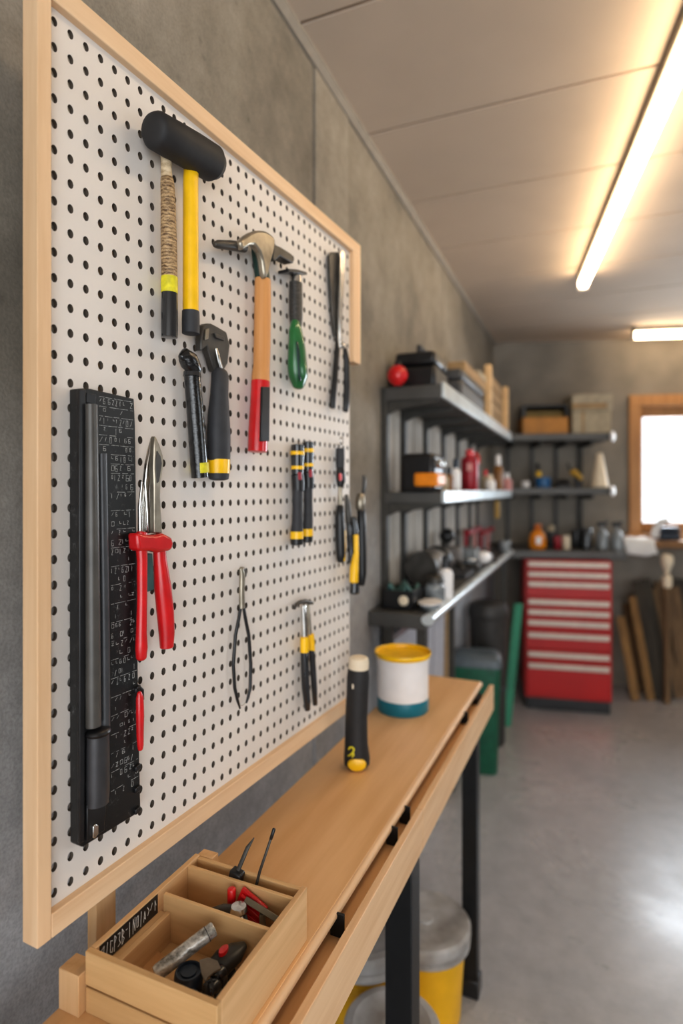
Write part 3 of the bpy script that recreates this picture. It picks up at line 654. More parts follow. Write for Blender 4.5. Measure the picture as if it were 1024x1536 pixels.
# back compartment
q = cp(392, 1345, CF+.036); yy = yd1 - .007
t = thing('red_plastic_holder', 'red moulded plastic holder leaning in the back compartment of the crate', 'holder', (q.x, yy, CF), BN)
m = MB(); m.box((q.x, yy, CF+.038), (.040, .006, .030), 0, R(-8), R(22)); bd = mk('plate', m, m_red, t, bevel=.002)
for i in range(3):
    m = MB(); m.box((q.x+.002*i, yy-.0045, CF+.031+i*.008), (.032, .003, .003), 0, R(-8), R(22)); mk('rib', m, m_red, bd, bevel=.0008)
m = MB(); m.rod([(q.x-.026, yy-.004, CF+.030), (q.x-.026, yy-.003, CF+.058)], [.0055,.0055], 12); mk('tip', m, m_red, t)
q = cp(367, 1352, CF+.048); yy = q.y if yd2+.012 < q.y < yd1-.016 else (yd1+yd2)/2
t = thing('small_pliers', 'small silver pliers lying in the back compartment beside the red holder', 'pliers', (q.x, yy, CF), BN)
m = MB(); m.lathe([(0,0),(.010,0),(.011,.004),(.009,.009),(0,.010)], (q.x, yy, CF+.042), 20); mk('joint', m, m_chrome, t)
m = MB(); m.rod([(q.x-.006, yy, CF+.045), (q.x-.022, yy-.001, CF+.042), (q.x-.038, yy-.002, CF+.036)], [(.006,.005),(.006,.005),(.004,.003)], 12, (0,0,1)); mk('jaw', m, m_dgrey, t)
for s_ in (-1, 1):
    m = MB(); m.rod([(q.x+.004, yy+s_*.003, CF+.046), (q.x+.012, yy-.005+s_*.003, CF+.036), (q.x+.020, yy-.009+s_*.004, CF+.018), (q.x+.024, yy-.010+s_*.004, CF+.004)], [.0028]*4, 10, (0,1,0)); mk('handle', m, m_chrome if s_ < 0 else m_grip, t)
a3, b3 = cp(372, 1346, CF+.050), cp(419, 1381, CF+.044)
a3.y = min(a3.y, yd1-.012); b3.x = min(b3.x, x1-wt_-.006); b3.y = max(b3.y, yd2+.012)
m = MB(); m.tube([a3, b3], [(.005,.0045)]*2, 4, (0,0,1)); m.tube([a3+(b3-a3)*.5-Vector((0,0,.004)), a3+(b3-a3)*.5-Vector((0,0,.043))], [.004,.004], 8)
one('grey_strip', 'dull grey-brown strip of wood lying slanted in the back compartment', 'wood strip', m, M('strip_grey', '7e745f', .6, .1, .2), (a3.x, a3.y, CF), BN, .0006)
# slot at the back with a stylus and a rod
ys = (yd1+.005 + y1-wt_*.8)/2
q = cp(357, 1300, ct)
t = thing('black_awl', 'short awl with a square black handle standing in the back slot of the crate', 'awl', (q.x, ys, CF), BN)
m = MB(); m.box((q.x, ys, CF+.034), (.017, .013, .062), 0, 0, R(14)); mk('handle', m, m_plast, t, bevel=.002)
m = MB(); m.tube([(q.x+.007, ys, CF+.062), (q.x+.016, ys+.010, CF+.090), (q.x+.021, ys+.018, CF+.100)], [(.0030,.0015),(.0028,.0013),(.0006,.0005)], 8); mk('blade', m, m_dgrey, t)
q = cp(388, 1312, ct)
t = thing('steel_rod', 'thin dark rod standing tilted in the back slot of the crate', 'rod', (q.x, ys, CF), BN)
m = MB(); m.rod([(q.x-.010, ys-.004, CF+.001), (q.x+.006, ys+.002, ct+.010), (q.x+.021, ys+.012, ct+.062)], [.0019,.0019,.0017], 10); mk('shaft', m, m_dgrey, t)
m = MB(); m.rod([(q.x+.0175, ys+.0095, ct+.049), (q.x+.0212, ys+.0122, ct+.063)], [.0023,.0023], 10); mk('tip', m, m_plast, t)
# blocks beside the crate
q = BN.loc(atz(106, 1512, BZ))
m = MB(); m.bb((-BW+.001, q.y-.006, BZ), (x0-.0008 if x0-.0008 > -BW+.004 else -BW+.02, q.y+.018, BZ+.044))
one('wood_block', 'short upright pine block against the wall at the near left of the crate', 'wood block', m, m_post, (-BW, q.y, BZ), BN, .001)
q = cp(279, 1290, ct-.006)
m = MB(); m.bb((x0+.002, y1+.001, BZ), (x0+.026, y1+.016, ct-.002))
one('wood_block', 'small pine block behind the far left corner of the crate', 'wood block', m, m_post, (x0, y1, BZ), BN, .001)
# standing grip and cup
q = BN.loc(atz(536, 1150, BZ)); Zq = depth_of(*(BN.m @ q).xy); k = Zq/F
t = thing('torch_grip', 'black rubber torch standing on the bench with a cream top and yellow foot', 'torch', (q.x, q.y, BZ), BN)
def gp(px, z): return Vector((q.x + (px-536)*k, q.y, BZ+z*.955))
m = MB(); m.rod([gp(535,.004), gp(535,.02), gp(534,.05), gp(534,.10), gp(536,.16), gp(537,.19), gp(537.5,.212)], [.0265,.0265,.0235,.0225,.0225,.0230,.0215], 22, (0,1,0), .15, .2); bd = mk('body', m, m_rub, t)
m = MB(); m.rod([gp(537.5,.205), gp(538,.222), gp(538,.236)], [.0205,.0208,.0200], 22, (0,1,0), 0, .35); mk('top_cap', m, m_cream, t)
m = MB(); vd = BN.inv.to_3x3() @ Vector((0,0,0)) if False else None
cdir = (BN.inv @ Vector((0,0,EYE))) - gp(535,.02); cdir.z = 0; cdir.normalize(); sd = Vector((-cdir.y, cdir.x, 0))
fc = gp(535,.0) + cdir*.0262
m = MB(); rot = Matrix((sd, Vector((0,0,1)), cdir)).transposed().to_4x4()
m.lathe([(.0,.004),(.010,.0035),(.016,.002),(.0185,-.001),(.0185,-.010)], fc + Vector((0,0,.0145)) - cdir*.002, 22, rot, .72); mk('foot_disc', m, m_yel, t)
m = MB()                                                  # yellow painted mark like a figure 2
mp = [(-.016,.044),(-.013,.050),(-.008,.051),(-.005,.047),(-.007,.041),(-.012,.035),(-.017,.031)]
mp2 = [(-.007,.041),(-.006,.036),(-.009,.030)]
for pl in (mp, mp2):
    pp = []
    for a0, b0 in pl:
        rr = .0245 if b0 > .04 else .0255
        cc = gp(534.5, b0); pp.append(cc + sd*(-a0 if False else a0) + cdir*math.sqrt(max(rr**2 - a0**2, 1e-6)) )
    m.rod(pp, [(.0018,.0010)]*len(pp), 8, tuple(cdir))
mk('painted_mark', m, m_yel2, bd)
m = MB(); m.rod([gp(532,.172)+cdir*.0225-sd*.004, gp(532,.182)+cdir*.0228-sd*.004], [(.0022,.001)]*2, 8, tuple(cdir)); mk('wear_chip', m, m_cream, bd)
q = BN.loc(atz(604, 1063, BZ)); Zq = depth_of(*(BN.m @ q).xy); k = Zq/F
t = thing('paint_pot', 'white plastic pot with yellow rim and teal base at the far end of the bench', 'pot', (q.x, q.y, BZ), BN)
rb_ = 38.5*k; hh = .146
m = MB(); m.lathe([(rb_*.97,0),(rb_*1.0,.004),(rb_*1.0,.030),(rb_*.985,.034)], (q.x, q.y, BZ), 40); mk('base_band', m, m_teal, t)
m = MB(); m.lathe([(rb_*.985,.033),(rb_*.985,.10),(rb_*1.0,.125),(rb_*1.05,hh-.010),(rb_*.98,hh-.010),(rb_*.95,.04),(0.0,.036)], (q.x, q.y, BZ), 40); mk('body', m, m_white, t)
m = MB(); m.lathe([(rb_*1.05,hh-.007),(rb_*1.09,hh-.004),(rb_*1.10,hh),(rb_*1.085,hh+.003),(rb_*1.04,hh+.001),(rb_*.985,hh-.02),(rb_*.955,.06),(0,.06)], (q.x, q.y, BZ), 40); mk('rim_liner', m, m_yel, t)
# ================================================================== BUCKETS UNDER THE BENCH
def bucket(px, Z, r, h, label, lidr, dirty=True):
    x, y = c2w((px-HX)/F*Z, Z)
    t = thing('lidded_bucket', label, 'bucket', (x, y, 0), W, 'lidded buckets under the bench')
    m = MB(); m.lathe([(r*.82,0),(r*.84,.006),(r*.93,h*.8),(r*.99,h*.82),(r*.99,h*.87),(r*.95,h*.88),(r*.97,h-.012)], (x, y, 0), 36); mk('body', m, m_bucket, t)
    m = MB(); m.lathe([(r*1.0,h-.030),(r*1.06,h-.028),(r*1.07,h-.020),(r*1.0,h-.014)], (x, y, 0), 36); mk('rim', m, m_lidgrey, t)
    m = MB(); m.lathe([(lidr*.97,h-.012),(lidr,h-.006),(lidr,h+.014),(lidr*.95,h+.021),(lidr*.80,h+.023),(lidr*.72,h+.018),(.022,h+.018),(.02,h+.024),(0,h+.024)], (x, y, 0), 36); mk('lid', m, m_lidgrey, t)
bucket(637, 1.60, .113, .225, 'yellow bucket with a grimy grey lid beside the far bench leg', .122)
bucket(545, 1.42, .100, .33, 'yellow bucket standing behind the near bench leg, back of the group', .104)
bucket(588, 1.215, .088, .285, 'lidded bucket nearest the viewer under the bench, only its grey lid showing', .100)
# ================================================================== LEFT SHELF RACK
ZT, ZM, ZW = 1.739, 1.393, 1.022
t = thing('wall_shelf_rack', 'grey steel wall shelving with two long shelves along the left wall', 'shelving', (WX, 1.87, ZM-.4), W)
def shelf(name, z, xf, ya, yb, root, th=.045):
    m = MB(); m.bb((WX+.012, ya, z-th), (xf-.012, yb, z)); s = mk(name, m, m_shelf, root, bevel=.003)
    m = MB(); m.bb((xf-.012, ya, z-th), (xf, yb, z+.006)); mk('front_lip', m, m_shelfedge, s, bevel=.003)
    return s
shelf('shelf', ZT, -.415, 1.87, 3.72, t); shelf('shelf', ZM, -.415, 1.87, 3.72, t, .036)
for i, yy in enumerate((1.885, 2.10, 2.42, 2.75, 3.08, 3.42, 3.68)):
    m = MB(); m.bb((WX, yy-.014, .0 if i in (0,) else 1.03), (WX+.022, yy+.014, ZT+.0)); u = mk('upright', m, m_upright, t, bevel=.002)
    for z in (ZT-.045, ZM-.036):
        m = MB(); m.prism([(WX+.02, z-.045), (WX+.02, z), (-.44, z), (-.44, z-.008), (WX+.05, z-.030)], yy-.004, yy+.004); mk('bracket', m, m_upright, u)
for i in range(7):                                       # pale boards fixed to the wall between the uprights
    ya = (1.90, 2.115, 2.435, 2.765, 3.095, 3.435)[min(i,5)]; yb = (2.085, 2.405, 2.735, 3.065, 3.405, 3.665)[min(i,5)]
    if i > 5: break
    n = 2
    for j in range(n):
        q0 = ya+(yb-ya)*j/n; q1 = ya+(yb-ya)*(j+1)/n
        m = MB(); m.bb((WX, q0+.006, 1.03), (WX+.008, q1-.012, ZT-.05)); mk('back_board', m, m_slat, t, bevel=.001)
t = thing('steel_side_worktop', 'grey steel worktop with a bright front edge along the left wall', 'worktop', (WX, 1.74, 0), W)
XW = -.43
m = MB(); m.bb((WX+.002, 1.745, ZW-.045), (XW-.014, 3.86, ZW)); mk('top', m, m_shelf, t, bevel=.003)
m = MB(); m.tube([(XW-.008, 1.74, ZW-.012), (XW-.008, 3.86, ZW-.012)], [(.020,.017)]*2, 14, (0,0,1)); mk('front_edge', m, m_shelfedge, t)
for x, y in ((XW-.04, 1.80), (WX+.05, 1.80), (WX+.05, 2.75), (XW-.04, 3.80)):
    z0_ = .62 if x > -.5 and y < 2 else 0
    m = MB(); m.bb((x-.015, y-.015, z0_), (x+.015, y+.015, ZW-.045))
    if z0_: m.bb((WX+.001, y-.012, z0_), (x, y+.012, z0_+.03))     # this one is a hanging frame braced back to the wall
    mk('leg', m, m_upright, t, bevel=.002)
# back run
t = thing('back_shelf_rack', 'two short grey shelves with white round end caps on the back wall', 'shelving', (.02, 0, 1.4), BK)
oF = .40; xa = .0; xb = bkp(917, 650, oF).x
ZB1, ZB2 = 1.775, 1.415
for z in (ZB1, ZB2):
    m = MB(); m.bb((xa+.004, -oF, z-.045), (xb, -.01, z)); s = mk('shelf', m, m_shelf, t, bevel=.003)
    m = MB(); m.rod([(xb-.004, -oF+.01, z-.022), (xb+.018, -oF-.004, z-.022)], [.036,.036], 20, (0,0,1), .4, .4); mk('end_cap', m, m_white, s)
for i, x in enumerate((.10, .27, .44, .60, xb-.10)):
    m = MB(); m.bb((x-.014, -.022, 1.02), (x+.014, 0, ZB1)); u = mk('upright', m, m_upright, t, bevel=.002)
    for z in (ZB1-.045, ZB2-.045):
        m = MB(); m.bb((x-.004, -oF+.05, z-.03), (x+.004, -.02, z)); mk('bracket', m, m_upright, u)
# ================================================================== RED CABINET + worktop over it
CAB = Frame(c2w((787-HX)/F*3.80, 3.80) + (0,), TH - R(13))
cw = CAB.hit(918, 950, 0).x; cd = .40; ctop = .955
t = thing('tool_cabinet', 'tall red steel drawer cabinet on a black plinth by the back wall', 'cabinet', (0, 0, 0), CAB)
m = MB(); m.bb((.01, .012, 0), (cw-.01, cd, .075)); mk('plinth', m, m_plast, t, bevel=.003)
m = MB(); m.bb((0, .010, .075), (cw, cd, ctop)); mk('carcass', m, m_cab, t, bevel=.003)
ys_ = [847.5,863,878,905,920.6,936.7,955.5,984.7,1002]
Zc = 3.72; zof = lambda y_: EYE - (y_-HY)*Zc/F
edges = [840, 856, 871.5, 898, 913.5, 929, 948, 977, 995, 1047]
for i in range(9):
    zt_, zb_ = min(zof(edges[i]), ctop-.004), max(zof(edges[i+1])+.004, .082)
    m = MB(); m.bb((.012, -.008, zb_), (cw-.012, .012, zt_)); dr = mk('drawer', m, m_cab, t, bevel=.002)
    zc_ = min(zof(ys_[i]), zt_-.018)
    m = MB(); m.bb((.018, -.022, zc_-.017), (cw-.018, -.006, zc_+.017)); mk('pull', m, m_alu, dr, bevel=.004)
t = thing('corner_worktop', 'grey worktop over the red drawer cabinet at the back wall', 'worktop', (0, -.3, ctop), BK)
wx1 = bkp(937, 830, .52).x
m = MB(); m.bb((.006, -.54, ctop+.003), (wx1, -.002, ctop+.052)); mk('top', m, m_shelf, t, bevel=.004)
m = MB(); m.bb((.06, -.548, ctop+.010), (wx1, -.54, ctop+.054)); mk('front_lip', m, m_shelf, t, bevel=.003)
m = MB(); m.bb((wx1-.05, -.06, 0), (wx1-.01, -.02, ctop+.003)); mk('leg', m, m_upright, t)
ZCW = ctop + .052
# ================================================================== SMALL THINGS ON THE SHELVES
def can(name, label, cat, x, y, z, r, h, mat, capmat=None, neck=.45, capn='cap', fr=W, sq=1, group=None, lab=None):
    t = thing(name, label, cat, (x, y, z), fr, group)
    if capmat is None:
        m = MB(); m.lathe([(r*.92,0),(r,.004),(r,h-.006),(r*.93,h),(r*.85,h),(r*.83,h-.01),(0,h-.012)], (x,y,z), 22, None, sq); mk('body', m, mat, t)
    else:
        hb = h*.70
        m = MB(); m.lathe([(r*.92,0),(r,.005),(r,hb*.82),(r*.85,hb*.93),(r*neck,hb),(r*neck,hb+.012)], (x,y,z), 22, None, sq); mk('body', m, mat, t)
        m = MB(); m.lathe([(r*neck*1.15,hb+.002),(r*neck*1.2,hb+.006),(r*neck*1.05,h-.004),(r*neck*.9,h),(0,h)], (x,y,z), 22, None, 1); mk(capn, m, capmat, t)
    if lab:
        m = MB(); m.lathe([(r*1.012,h*.2),(r*1.015,h*.21),(r*1.015,h*.5),(r*1.012,h*.51)], (x,y,z), 22, None, sq); mk('paper_label', m, lab, t)
    return t
def case(name, label, cat, a, b, z, mat, fr=W, handle=True, front=None, extra=None):
    t = thing(name, label, cat, ((a[0]+b[0])/2, (a[1]+b[1])/2, z), fr)
    h = extra or .12
    m = MB(); m.bb((a[0], a[1], z), (b[0], b[1], z+h*.62)); mk('base', m, mat, t, bevel=.012)
    m = MB(); m.bb((a[0], a[1], z+h*.64), (b[0], b[1], z+h)); mk('lid', m, mat, t, bevel=.012)
    if handle:
        c0 = ((a[0]+b[0])/2, (a[1]+b[1])/2)
        m = MB(); m.rod([(c0[0], c0[1]-.05, z+h-.004), (c0[0], c0[1]-.045, z+h+.028), (c0[0], c0[1]+.045, z+h+.028), (c0[0], c0[1]+.05, z+h-.004)], [.008]*4, 10, (1,0,0)); mk('handle', m, m_grip, t)
    return t
# top left shelf
q = LW(580, .56); case('power_tool_case', 'black tool case at the near end of the top shelf', 'tool case', (WX+.03, 1.93), (-.46, 2.13), ZT, m_plast, extra=.125)
q = LW(596, .475)
t = thing('red_bell', 'round red ball shaped tin at the near corner of the top shelf', 'tin', (-.445, 1.905, ZT), W)
q = Vector((-.545, 1.898, 0))
bx = P(596, 558, 1.93); rr = .034; t.location = (bx.x, bx.y, ZT); BASE[t.name] = Vector((bx.x, bx.y, ZT))
m = MB(); m.lathe([(.012,0)] + [(rr*math.sin(g*math.pi/12), rr - rr*math.cos(g*math.pi/12)) for g in range(2,12)] + [(0, 2*rr)], (bx.x, bx.y, ZT), 24); mk('body', m, m_red, t)
m = MB(); m.lathe([(.010,2*rr-.002),(.012,2*rr+.004),(.008,2*rr+.012),(0,2*rr+.013)], (bx.x, bx.y, ZT), 16); mk('knob', m, m_plast, t)
case('socket_set_case', 'dark grey carrying case in the middle of the top shelf', 'tool case', (WX+.05, 2.20), (-.425, 2.72), ZT, M('case_grey', '4b4a4a', .45, 0, .1), handle=False, extra=.115)
t = thing('flat_carton', 'flat brown cardboard carton lying on the grey carrying case', 'carton', (-.53, 2.5, ZT+.116), W)
m = MB(); m.bb((WX+.03, 2.30, ZT+.117), (-.43, 2.80, ZT+.160)); mk('box', m, m_card, t, bevel=.003)
m = MB(); m.bb((WX+.03, 2.62, ZT+.160), (-.428, 2.80, ZT+.185)); mk('flap', m, m_beige, t)
t = thing('slatted_pine_crate', 'upright slatted pine crate at the far end of the top shelf', 'crate', (-.5, 3.1, ZT), W)
for yy in (2.95, 3.62):
    m = MB(); m.bb((-.455, yy-.025, ZT), (-.425, yy+.025, ZT+.27)); mk('post', m, M('pine_post', 'dcb989', .6, 0, .08), t, bevel=.003)
for k in range(4):
    m = MB(); m.bb((-.470, 2.975, ZT+.012+k*.064), (-.455, 3.595, ZT+.068+k*.064)); mk('slat', m, m_card, t, bevel=.002)
m = MB(); m.bb((WX+.03, 2.94, ZT), (-.47, 3.57, ZT+.22)); mk('body', m, m_card, t, bevel=.003)
# middle left shelf
for i, (px, ds, hh_, rr) in enumerate(((579,.555,.075,.016),(588,.54,.075,.017))):
    q = LW(px, ds); q.y = max(q.y, 1.91)
    can('black_cup', ['dark narrow cup at the near end of the middle shelf', 'dark wider cup beside the black charger on the middle shelf'][i], 'cup', q.x, q.y, ZM, rr, hh_, m_grip, group='dark cups on the middle shelf')
q = LW(632, .50)
t = thing('battery_charger', 'black charger with an amber front and chrome clamps on the middle shelf', 'charger', (q.x, q.y, ZM), W)
m = MB(); m.bb((q.x-.055, q.y-.055, ZM), (q.x+.055, q.y+.085, ZM+.125)); mk('body', m, m_plast, t, bevel=.014)
m = MB(); m.bb((q.x-.01, q.y-.065, ZM+.018), (q.x+.068, q.y+.06, ZM+.062)); mk('front_panel', m, m_orange, t, bevel=.008)
for dy in (-.02, .03):
    m = MB(); m.lathe([(0,0),(.014,0),(.014,.01),(.008,.016),(0,.016)], (q.x+.055, q.y+dy, ZM+.092), 16, Matrix.Rotation(R(90),4,'Y')); mk('terminal', m, m_chrome, t)
small = [  # px, distance from x=0, radius, height, material, cap, kind, label
    (664,.47,.020,.085,m_beige,m_plast,'bottle','small beige bottle with black cap right of the amber fronted charger'),
    (673,.46,.016,.090,m_brown,m_plast,'bottle','slim amber brown bottle beside the white bottle'),
    (683,.455,.019,.125,m_white,m_navy,'bottle','white bottle with a dark cap left of the red canister'),
    (728,.50,.022,.115,m_beige,m_red,'jar','beige jar with a red lid behind the small white jar'),
    (735,.45,.026,.085,m_white,m_cream,'jar','squat white jar right of the red canister'),
    (747,.445,.026,.20,m_brown,m_white,'bottle','tall amber bottle with a white nozzle toward the corner of the shelf'),
    (760,.445,.030,.11,m_pink,m_white,'bottle','pink bottle at the far end of the middle shelf')]
for px, ds, r, h, mt, cp_, kd, lb_ in small:
    q = LW(px, ds); can('plastic_'+kd, lb_, kd, q.x, q.y, ZM, r, h, mt, cp_)
q = LW(704, .465)
t = thing('red_canister', 'large red canister with a pale label on the middle shelf', 'canister', (q.x, q.y, ZM), W)
m = MB(); m.lathe([(.034,0),(.037,.006),(.037,.130),(.033,.145),(.018,.152)], (q.x, q.y, ZM), 26); bd = mk('body', m, m_crim, t)
m = MB(); m.lathe([(.0165,.150),(.0175,.154),(.0175,.176),(.012,.181),(0,.181)], (q.x, q.y, ZM), 18); mk('cap', m, m_red, t)
m = MB(); m.rod([(q.x+.012, q.y+.014, ZM+.150), (q.x+.022, q.y+.026, ZM+.168), (q.x+.034, q.y+.030, ZM+.150), (q.x+.036, q.y+.022, ZM+.12)], [.006]*4, 8); mk('handle', m, m_red, t)
cd_ = Vector((-q.x, -q.y, 0)).normalized()
m = MB(); m.box(Vector((q.x, q.y, ZM+.105)) + cd_*.0365, (.022, .003, .032), math.atan2(cd_.y, cd_.x)+math.pi/2); mk('label_patch', m, m_pink, bd)
# yellow stick below the shelf
q = LW(745, .47); t = thing('yellow_scraper', 'yellow handled brush hanging under the middle shelf near the corner', 'brush', (q.x, q.y, ZM-.15), W)
m = MB(); m.rod([(q.x, q.y, ZM-.155), (q.x, q.y, ZM-.10), (q.x, q.y, ZM-.036)], [.013,.015,.012], 12, (0,1,0)); mk('handle', m, M('ochre', 'c39a4a', .5), t)
m = MB(); m.rod([(q.x, q.y, ZM-.056), (q.x, q.y, ZM-.035)], [.016,.016], 12); mk('hanger', m, m_grip, t)
# back top shelf
fy = -oF
def bx_(px, o=.34): return bkp(px, 640, o).x
t = thing('pine_storage_box', 'orange pine storage box with a dark open lid on the back shelf', 'box', (bx_(818), -.25, ZB1), BK)
xa_, xb_ = bx_(783), bx_(851)
m = MB(); m.bb((xa_, -.36, ZB1), (xb_, -.12, ZB1+.115)); mk('box', m, M('orange_pine', 'bf8131', .55, 0, .12, 8), t, bevel=.003)
m = MB(); m.bb((xa_, -.34, ZB1+.118), (xb_, -.32, ZB1+.20)); m.bb((xa_, -.34, ZB1+.19), (xb_, -.14, ZB1+.20)); m.bb((xa_, -.32, ZB1+.118), (xa_+.015, -.14, ZB1+.19)); m.bb((xb_-.015, -.32, ZB1+.118), (xb_, -.14, ZB1+.19))
m2 = MB(); m2.bb((xa_, -.35, ZB1+.185), (xb_, -.12, ZB1+.20)); m2.bb((xa_, -.35, ZB1+.118), (xa_+.022, -.12, ZB1+.19)); m2.bb((xb_-.016, -.35, ZB1+.118), (xb_, -.12, ZB1+.19)); mk('lid', m2, m_plast, t, bevel=.002)
m = MB(); m.bb((xa_+.03, -.30, ZB1+.116), (xb_-.02, -.12, ZB1+.165)); mk('contents', m, M('ochre_cloth', '8a7445', .8), t, bevel=.01)
t = thing('beige_carton', 'pair of pale beige cartons stacked as one block at the shelf end', 'carton', (bx_(885), -.25, ZB1), BK)
xa_, xb_ = bx_(857), bx_(915)
t['label'] = 'plain beige carton at the right end of the upper back shelf, under another'
m = MB(); m.bb((xa_, -.36, ZB1), (xb_, -.12, ZB1+.150)); mk('box', m, m_beige, t, bevel=.004)
m = MB(); m.bb((xa_+.06, -.3602, ZB1), (xa_+.075, -.12, ZB1+.1505)); mk('tape', m, m_card, t)
t = thing('beige_carton', 'flatter carton lying on top of the beige carton at the shelf end', 'carton', (bx_(885), -.25, ZB1+.15), BK)
m = MB(); m.bb((xa_-.005, -.37, ZB1+.152), (xb_+.008, -.11, ZB1+.262)); mk('box', m, M('khaki_card', 'b9ab93', .8), t, bevel=.004)
m = MB(); m.bb((xa_-.005, -.372, ZB1+.165), (xb_-.03, -.368, ZB1+.20)); mk('paper_label', m, m_card, t)
# back middle shelf
def bz(px, o, z): return (bkp(px, 720, o).x, -o)
x, y = bz(788, .3, 0); can('white_jar', 'tiny white jar at the left of the lower back shelf', 'jar', x, y, ZB2, .028, .045, m_white, fr=BK)
x, y = bz(814, .3, 0)
t = thing('blue_pot', 'blue pot holding a yellow handled driver on the lower back shelf', 'pot', (x, y, ZB2), BK)
m = MB(); m.lathe([(.045,0),(.050,.004),(.052,.07),(.046,.07),(.042,.01),(0,.01)], (x, y, ZB2), 22); mk('body', m, m_blue, t)
t = thing('yellow_driver', 'yellow and black handled screwdriver standing in the blue pot', 'screwdriver', (x-.02, y, ZB2+.01), BK)
m = MB(); m.rod([(x-.020, y, ZB2+.012), (x-.026, y, ZB2+.075)], [.010,.012], 12); mk('shank', m, m_grip, t)
m = MB(); m.rod([(x-.026, y, ZB2+.07), (x-.030, y, ZB2+.115)], [.017,.017], 12); mk('collar', m, m_yel, t)
m = MB(); m.rod([(x-.030, y, ZB2+.11), (x-.036, y, ZB2+.17)], [.015,.012], 12); mk('handle', m, m_plast, t)
x, y = bz(844, .3, 0)
t = thing('black_sander', 'low black sanding block on the lower back shelf', 'sander', (x, y, ZB2), BK)
m = MB(); m.bb((x-.045, y-.04, ZB2), (x+.045, y+.04, ZB2+.02)); mk('pad', m, m_grip, t, bevel=.003)
m = MB(); m.rod([(x-.04, y, ZB2+.034), (x, y, ZB2+.044), (x+.04, y, ZB2+.036)], [(.03,.018)]*3, 14, (0,0,1)); mk('grip', m, m_plast, t)
x, y = bz(862, .28, 0)
t = thing('yellow_drill', 'small yellow drill with a dark chuck lying on the lower back shelf', 'drill', (x, y, ZB2), BK)
m = MB(); m.rod([(x-.03, y, ZB2+.115), (x, y, ZB2+.100), (x+.045, y, ZB2+.055)], [.022,.025,.018], 14); mk('body', m, M('mustard', 'b98f22', .45), t)
m = MB(); m.rod([(x+.005, y, ZB2+.09), (x+.015, y, ZB2+.02), (x+.02, y, ZB2+.0)], [.016,.016,.02], 12); mk('handle', m, m_grip, t)
m = MB(); m.rod([(x-.03, y, ZB2+.115), (x-.05, y, ZB2+.17)], [.012,.008], 12); mk('chuck', m, m_dgrey, t)
x, y = bz(899, .32, 0); m = MB(); m.lathe([(.058,0),(.056,.01),(.018,.226),(.014,.232),(0,.233)], (x, y, ZB2), 28)
tc = thing('cream_cone', 'tall cream cone at the right end of the lower back shelf', 'cone', (x, y, ZB2), BK); mk('cone', m, m_cream, tc)
m = MB(); m.lathe([(.064,0),(.064,.006),(.057,.008),(.05,.002)], (x, y, ZB2), 28); mk('base_ring', m, m_beige, tc)
# on the corner worktop
x, y = bz(806, .40, 0)
t = thing('orange_jug', 'orange detergent bottle with a white label on the corner worktop', 'bottle', (x, y, ZCW), BK)
m = MB(); m.lathe([(.045,0),(.054,.01),(.056,.06),(.046,.10),(.024,.125),(.020,.13)], (x, y, ZCW), 24, None, .7); bd = mk('body', m, m_orange, t)
m = MB(); m.lathe([(.023,.126),(.025,.13),(.022,.165),(0,.167)], (x, y, ZCW), 18); mk('cap', m, M('dark_orange', 'c96a10', .4), t)
m = MB(); m.box((x, y-.0385, ZCW+.06), (.034, .004, .05)); mk('label_patch', m, m_white, bd, bevel=.001)
x, y = bz(826, .22, 0); can('grey_tin', 'grey tin with a pale lid behind the crimson tin', 'tin', x, y, ZCW, .03, .15, m_grip, m_beige, fr=BK, neck=.7)
for px, o, r, h, mt, lb_ in ((836,.38,.024,.085,m_crim,'small crimson tin right of the orange bottle'), (849,.37,.026,.088,m_cream,'small pale green tin beside the crimson tin'),
        (863,.30,.030,.125,m_plast,'black tin second right of the pale tin'), (879,.34,.036,.14,m_gloss,'wide black tin with a pale spot on the corner worktop')):
    x, y = bz(px, o, 0); can('paint_tin', lb_, 'tin', x, y, ZCW, r, h, mt, fr=BK)
for px, o, mt, lb_ in ((903,.36,m_grip,'dark spray bottle left of the last one on the corner worktop'), (925,.38,m_glassy,'grey spray bottle at the right end of the corner worktop')):
    x, y = bz(px, o, 0)
    t = thing('spray_bottle', lb_, 'spray bottle', (x, y, ZCW), BK, 'spray bottles on the corner worktop')
    m = MB(); m.lathe([(.034,0),(.038,.005),(.038,.085),(.03,.11),(.012,.135),(.012,.15)], (x, y, ZCW), 20); mk('body', m, m_glassy, t)
    m = MB(); m.box((x-.004, y, ZCW+.168), (.055, .024, .030)); m.box((x+.022, y, ZCW+.180), (.03, .016, .016)); hd = mk('spray_head', m, m_plast, t, bevel=.004)
    m = MB(); m.rod([(x+.018, y, ZCW+.158), (x+.026, y, ZCW+.135), (x+.02, y, ZCW+.12)], [.004]*3, 8); mk('trigger', m, m_plast, hd)
# on the steel side worktop
t = thing('parts_tray', 'black plastic tray holding a teal rag at the near end of the steel worktop', 'tray', (-.53, 1.9, ZW), W)
tx0, tx1, ty0, ty1 = WX+.030, -.500, 1.80, 1.93
m = MB()
for a_, b2 in (((tx0,ty0,ZW),(tx1,ty1,ZW+.006)), ((tx0,ty0,ZW),(tx1,ty0+.006,ZW+.06)), ((tx0,ty1-.006,ZW),(tx1,ty1,ZW+.06)), ((tx0,ty0,ZW),(tx0+.006,ty1,ZW+.06)), ((tx1-.006,ty0,ZW),(tx1,ty1,ZW+.06))): m.bb(a_, b2)
mk('tray_body', m, m_plast, t, bevel=.002)
m = MB(); q = P(611, 902, 1.78)
m.lathe([(0,0),(.016,0),(.016,.003),(.012,.005),(0,.005)], ((tx0+tx1)/2+.02, ty0, ZW+.03), 18, Matrix.Rotation(R(90),4,'X')); mk('round_tag', m, m_cream, t, label='pale round tag')
m = MB(); nn = 10
